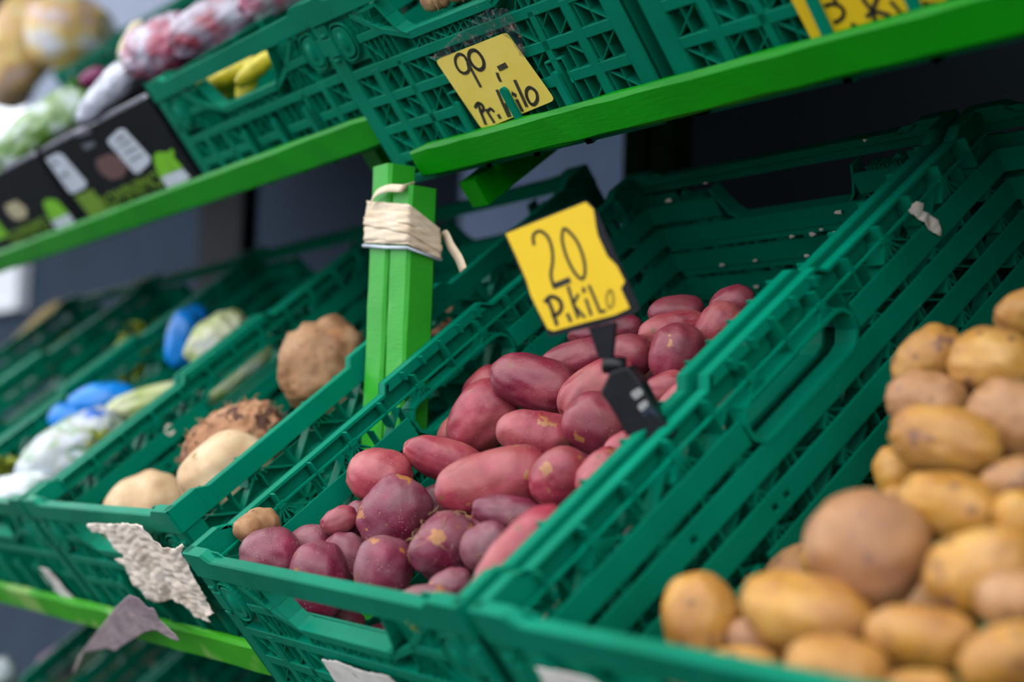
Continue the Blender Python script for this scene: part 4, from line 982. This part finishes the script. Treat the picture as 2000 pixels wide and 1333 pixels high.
M_CRM = plain('cream_stalk', (.62, .55, .36), .6); M_FOIL = mat_bag('silvery_film', [(.4, (.40, .42, .50)), (.6, (.72, .74, .86))], 60); M_GWB = mat_bag('green_white_film', [(.40, (.09, .22, .02)), (.50, (.25, .38, .18)), (.60, (.50, .60, .56))], 30)
M_YFR = plain('yellow_fruit_skin', (.50, .42, .01), .4, 40, .3); M_ORB = mat_bag('orange_yellow_bag', [(.38, (.80, .62, .58)), (.46, (.85, .50, .24)), (.54, (.88, .62, .14)), (.60, (.88, .80, .72)), (.70, (.80, .80, .92))], 9, .5); M_BRN = plain('ochre_skin', (.22, .15, .03), .6, 30, .4); M_PNK = plain('pink_skin', (.46, .20, .34), .5, 30, .3)
kb = dict(lump=.10, fine=.03, ridg=.10, dents=5)
vb, ce1, ce2, bb, wb = settled([
('vegetable_bag', 145, 888, 112, 62, 32, -.03, M_BW, 61, 'crinkled clear bag with blue and green print, at the front of its crate', 'bag', None, kb),
('celery_bunch', 308, 782, 92, 30, 12, -.04, M_STK, 62, 'pale celery bunch in a blue sleeve pointing left, middle of the crate', 'celery', 'celery bunches', dict(lump=.04, fine=.03)),
('celery_bunch', 428, 662, 66, 40, 32, -.03, M_STK, 63, 'pale celery bunch with an upright blue sleeve, at the back of the crate', 'celery', 'celery bunches', dict(lump=.05, fine=.03)),
('blue_bag', 140, 822, 42, 30, -20, -.035, M_BL, 67, 'small blue bag between the printed bag and the celery sleeve', 'bag', None, dict(lump=.1, ridg=.06)),
('white_bag', 26, 962, 76, 34, 10, -.015, M_WB, 69, 'shiny white bag at the left picture edge', 'bag', None, kb)], FC, -.795, -.431)
def sleeve(parent, x, y, a, b, g, wv, seed):
    o = single('blue_sleeve', x, y, a, b, g, FC, wv, M_BL, seed, None, None, lump=.05, fine=.02, pw=.6); o['label'] = 'blue film sleeve'; under(o, parent); return o
bpy.context.view_layer.update()
sleeve(ce1, 205, 786, 66, 36, 3, -.035, 64); sleeve(ce2, 355, 662, 56, 30, 75, -.025, 65); sleeve(ce2, 372, 628, 34, 24, 40, -.02, 66)
ce3 = single('celery_bunch', 478, 716, 92, 24, 42, FC, -.085, M_STK, 68, 'wrapped celery seen through the handle slot of the celeriac crate', 'celery', 'celery bunches', lump=.04, fine=.03)
def leaves(name, x, y, rad, n, fr, wv, mat, seed, label, axis=2):
    rr = random.Random(seed); P = at(x, y, fr, axis, wv); dep = (P - CAM) @ -RC[2]; R_ = rad / F_PX * dep; mb = MB()
    for k in range(n):
        c = np.array([rr.gauss(0, .45), rr.gauss(0, .45), rr.gauss(0, .3)]) * R_; d = np.array([rr.gauss(0, 1) for _ in range(3)]); d /= np.linalg.norm(d); e = np.cross(d, [rr.gauss(0, 1) for _ in range(3)]); e /= np.linalg.norm(e); nn = np.cross(d, e); L = R_ * rr.uniform(.25, .5); w_ = L * .45
        q = [c - d * L, c - d * L * .2 - e * w_, c + d * L * .5 - e * w_ * .6, c + d * L, c + d * L * .5 + e * w_ * .6, c - d * L * .2 + e * w_]; n0 = len(mb.v); mb.v += [tuple(p) for p in q] + [tuple(c + nn * w_ * .3)]; mb.f += [(n0 + i, n0 + (i + 1) % 6, n0 + 6) for i in range(6)]
    o = link(name, fastmesh(mb, name), mat); o.matrix_world = mat4(orient(x, y, 0), P); m = o.modifiers.new('t', 'SOLIDIFY'); m.thickness = .0006; tag(o, label, 'leaves', kind='stuff'); return o
leaves('celery_leaves', 275, 690, 62, 60, FC, -.04, M_LEAF, 1, 'yellow-green celery leaves left of the blue sleeve')
leaves('celery_leaves', 18, 922, 50, 40, FC, -.03, M_LEAF, 2, 'yellow-green leaves at the left edge above the white bag')
leaves('celery_leaves', 190, 850, 30, 20, FC, -.03, M_LEAF, 6, 'yellow-green leaf tips between the blue bags')
leaves('leaf_bit', 808, 1222, 14, 9, FR, -.001, M_LEAF, 3, 'yellow-green leaf scrap caught in the front of the red potato crate', axis=1)
single('parsnip', 92, 700, 74, 20, 46, FC, -.07, M_BRN, 70, 'ochre long root in the shaded crate left of the bagged vegetables', 'root', 'ochre roots', taper=.4)
single('parsnip', 50, 745, 62, 18, 46, FC, -.08, M_BRN, 71, 'second ochre root beside the first in the shaded crate', 'root', 'ochre roots', taper=.4)
single('parsnip', 70, 640, 76, 16, 42, FC, -.06, M_BRN, 72, 'dim ochre root at the far left, higher up', 'root', 'ochre roots', taper=.4)
single('pink_root', 108, 1296, 36, 28, 30, FD, -.03, M_PNK, 73, 'pink root vegetable in the dark bottom crate', 'root', lump=.1)
single('white_bag', 6, 1312, 24, 24, 0, FD, -.02, M_WB, 74, 'white bag in the bottom left corner of the picture', 'bag', **kb)

def single_v(name, x, y, a, b, g, fr, axis, val, mat, seed, label, cat, group=None, **kw):
    P = at(x, y, fr, axis, val); dep = (P - CAM) @ -RC[2]
    return veg(name, dict(x=x, y=y, a=a, b=b, g=g), P, dep, mat, seed, label, cat, group, **kw)
single_v('radish_bag', 322, 92, 82, 56, 25, FA, 1, .12, M_RAD, 81, 'clear bag of pink radishes behind the black tray', 'bag', 'bags of radishes', **kb)
single_v('radish_bag', 436, 42, 112, 48, 30, FA, 1, .17, M_LIL, 82, 'greyish lilac bag of radishes behind the green crate rim', 'bag', 'bags of radishes', **kb)
single_v('radish_bag', 540, -20, 80, 40, 30, FA, 1, .22, M_RAD, 83, 'bag of radishes at the top edge behind the green crate', 'bag', 'bags of radishes', **kb)
single_v('bag_neck', 212, 178, 82, 27, 47, FA, 1, .06, M_FOIL, 84, 'crinkled silvery neck of a plastic bag over the black tray', 'bag', lump=.1, ridg=.12, taper=.3)
single_v('cream_stalk', 256, 82, 44, 17, 68, FA, 1, .10, M_CRM, 85, 'cream stalk sticking up between the bags', 'stalk', taper=-.2)
single_v('salad_bag', 78, 262, 118, 48, 36, FA, 1, .09, M_GWB, 86, 'clear bag of green and white leaves over the left black tray', 'bag', **kb)
leaves('salad_leaves', 150, 205, 46, 30, FA, .16, M_DLF, 4, 'green leaves sticking out behind the black trays', axis=1)
single_v('red_onion', 182, 152, 26, 17, 30, FA, 1, .20, plain('dark_magenta_skin', (.18, .01, .08), .4), 87, 'dark magenta bulb between leaves and bag', 'onion')
for k, (x, y, g) in enumerate([(432, 158, 12), (462, 140, 28), (446, 172, 60), (486, 156, 70), (418, 140, 20), (500, 135, 40)]):
    single_v('yellow_pepper', x, y, 46, 18, g, FA, 1, .038 + .004 * (k % 3), M_YFR, 90 + k, 'long yellow fruit seen through the handle hole of the upper crate', 'fruit', 'yellow fruit in the upper crate', bend=.2)
for k, (x, y, a, b, g, lb) in enumerate([(40, 90, 95, 70, 60, 'orange and white packets blurred at the top left corner'), (135, 70, 70, 80, 80, 'yellow-orange packet right of the corner packets'), (5, 170, 40, 60, 80, 'pale packet at the left edge above the salad bag')]):
    single_v('packet', x, y, a, b, g, FA, 1, .78, M_ORB, 110 + k, lb, 'packet', lump=.1, fine=.02, ridg=.05)
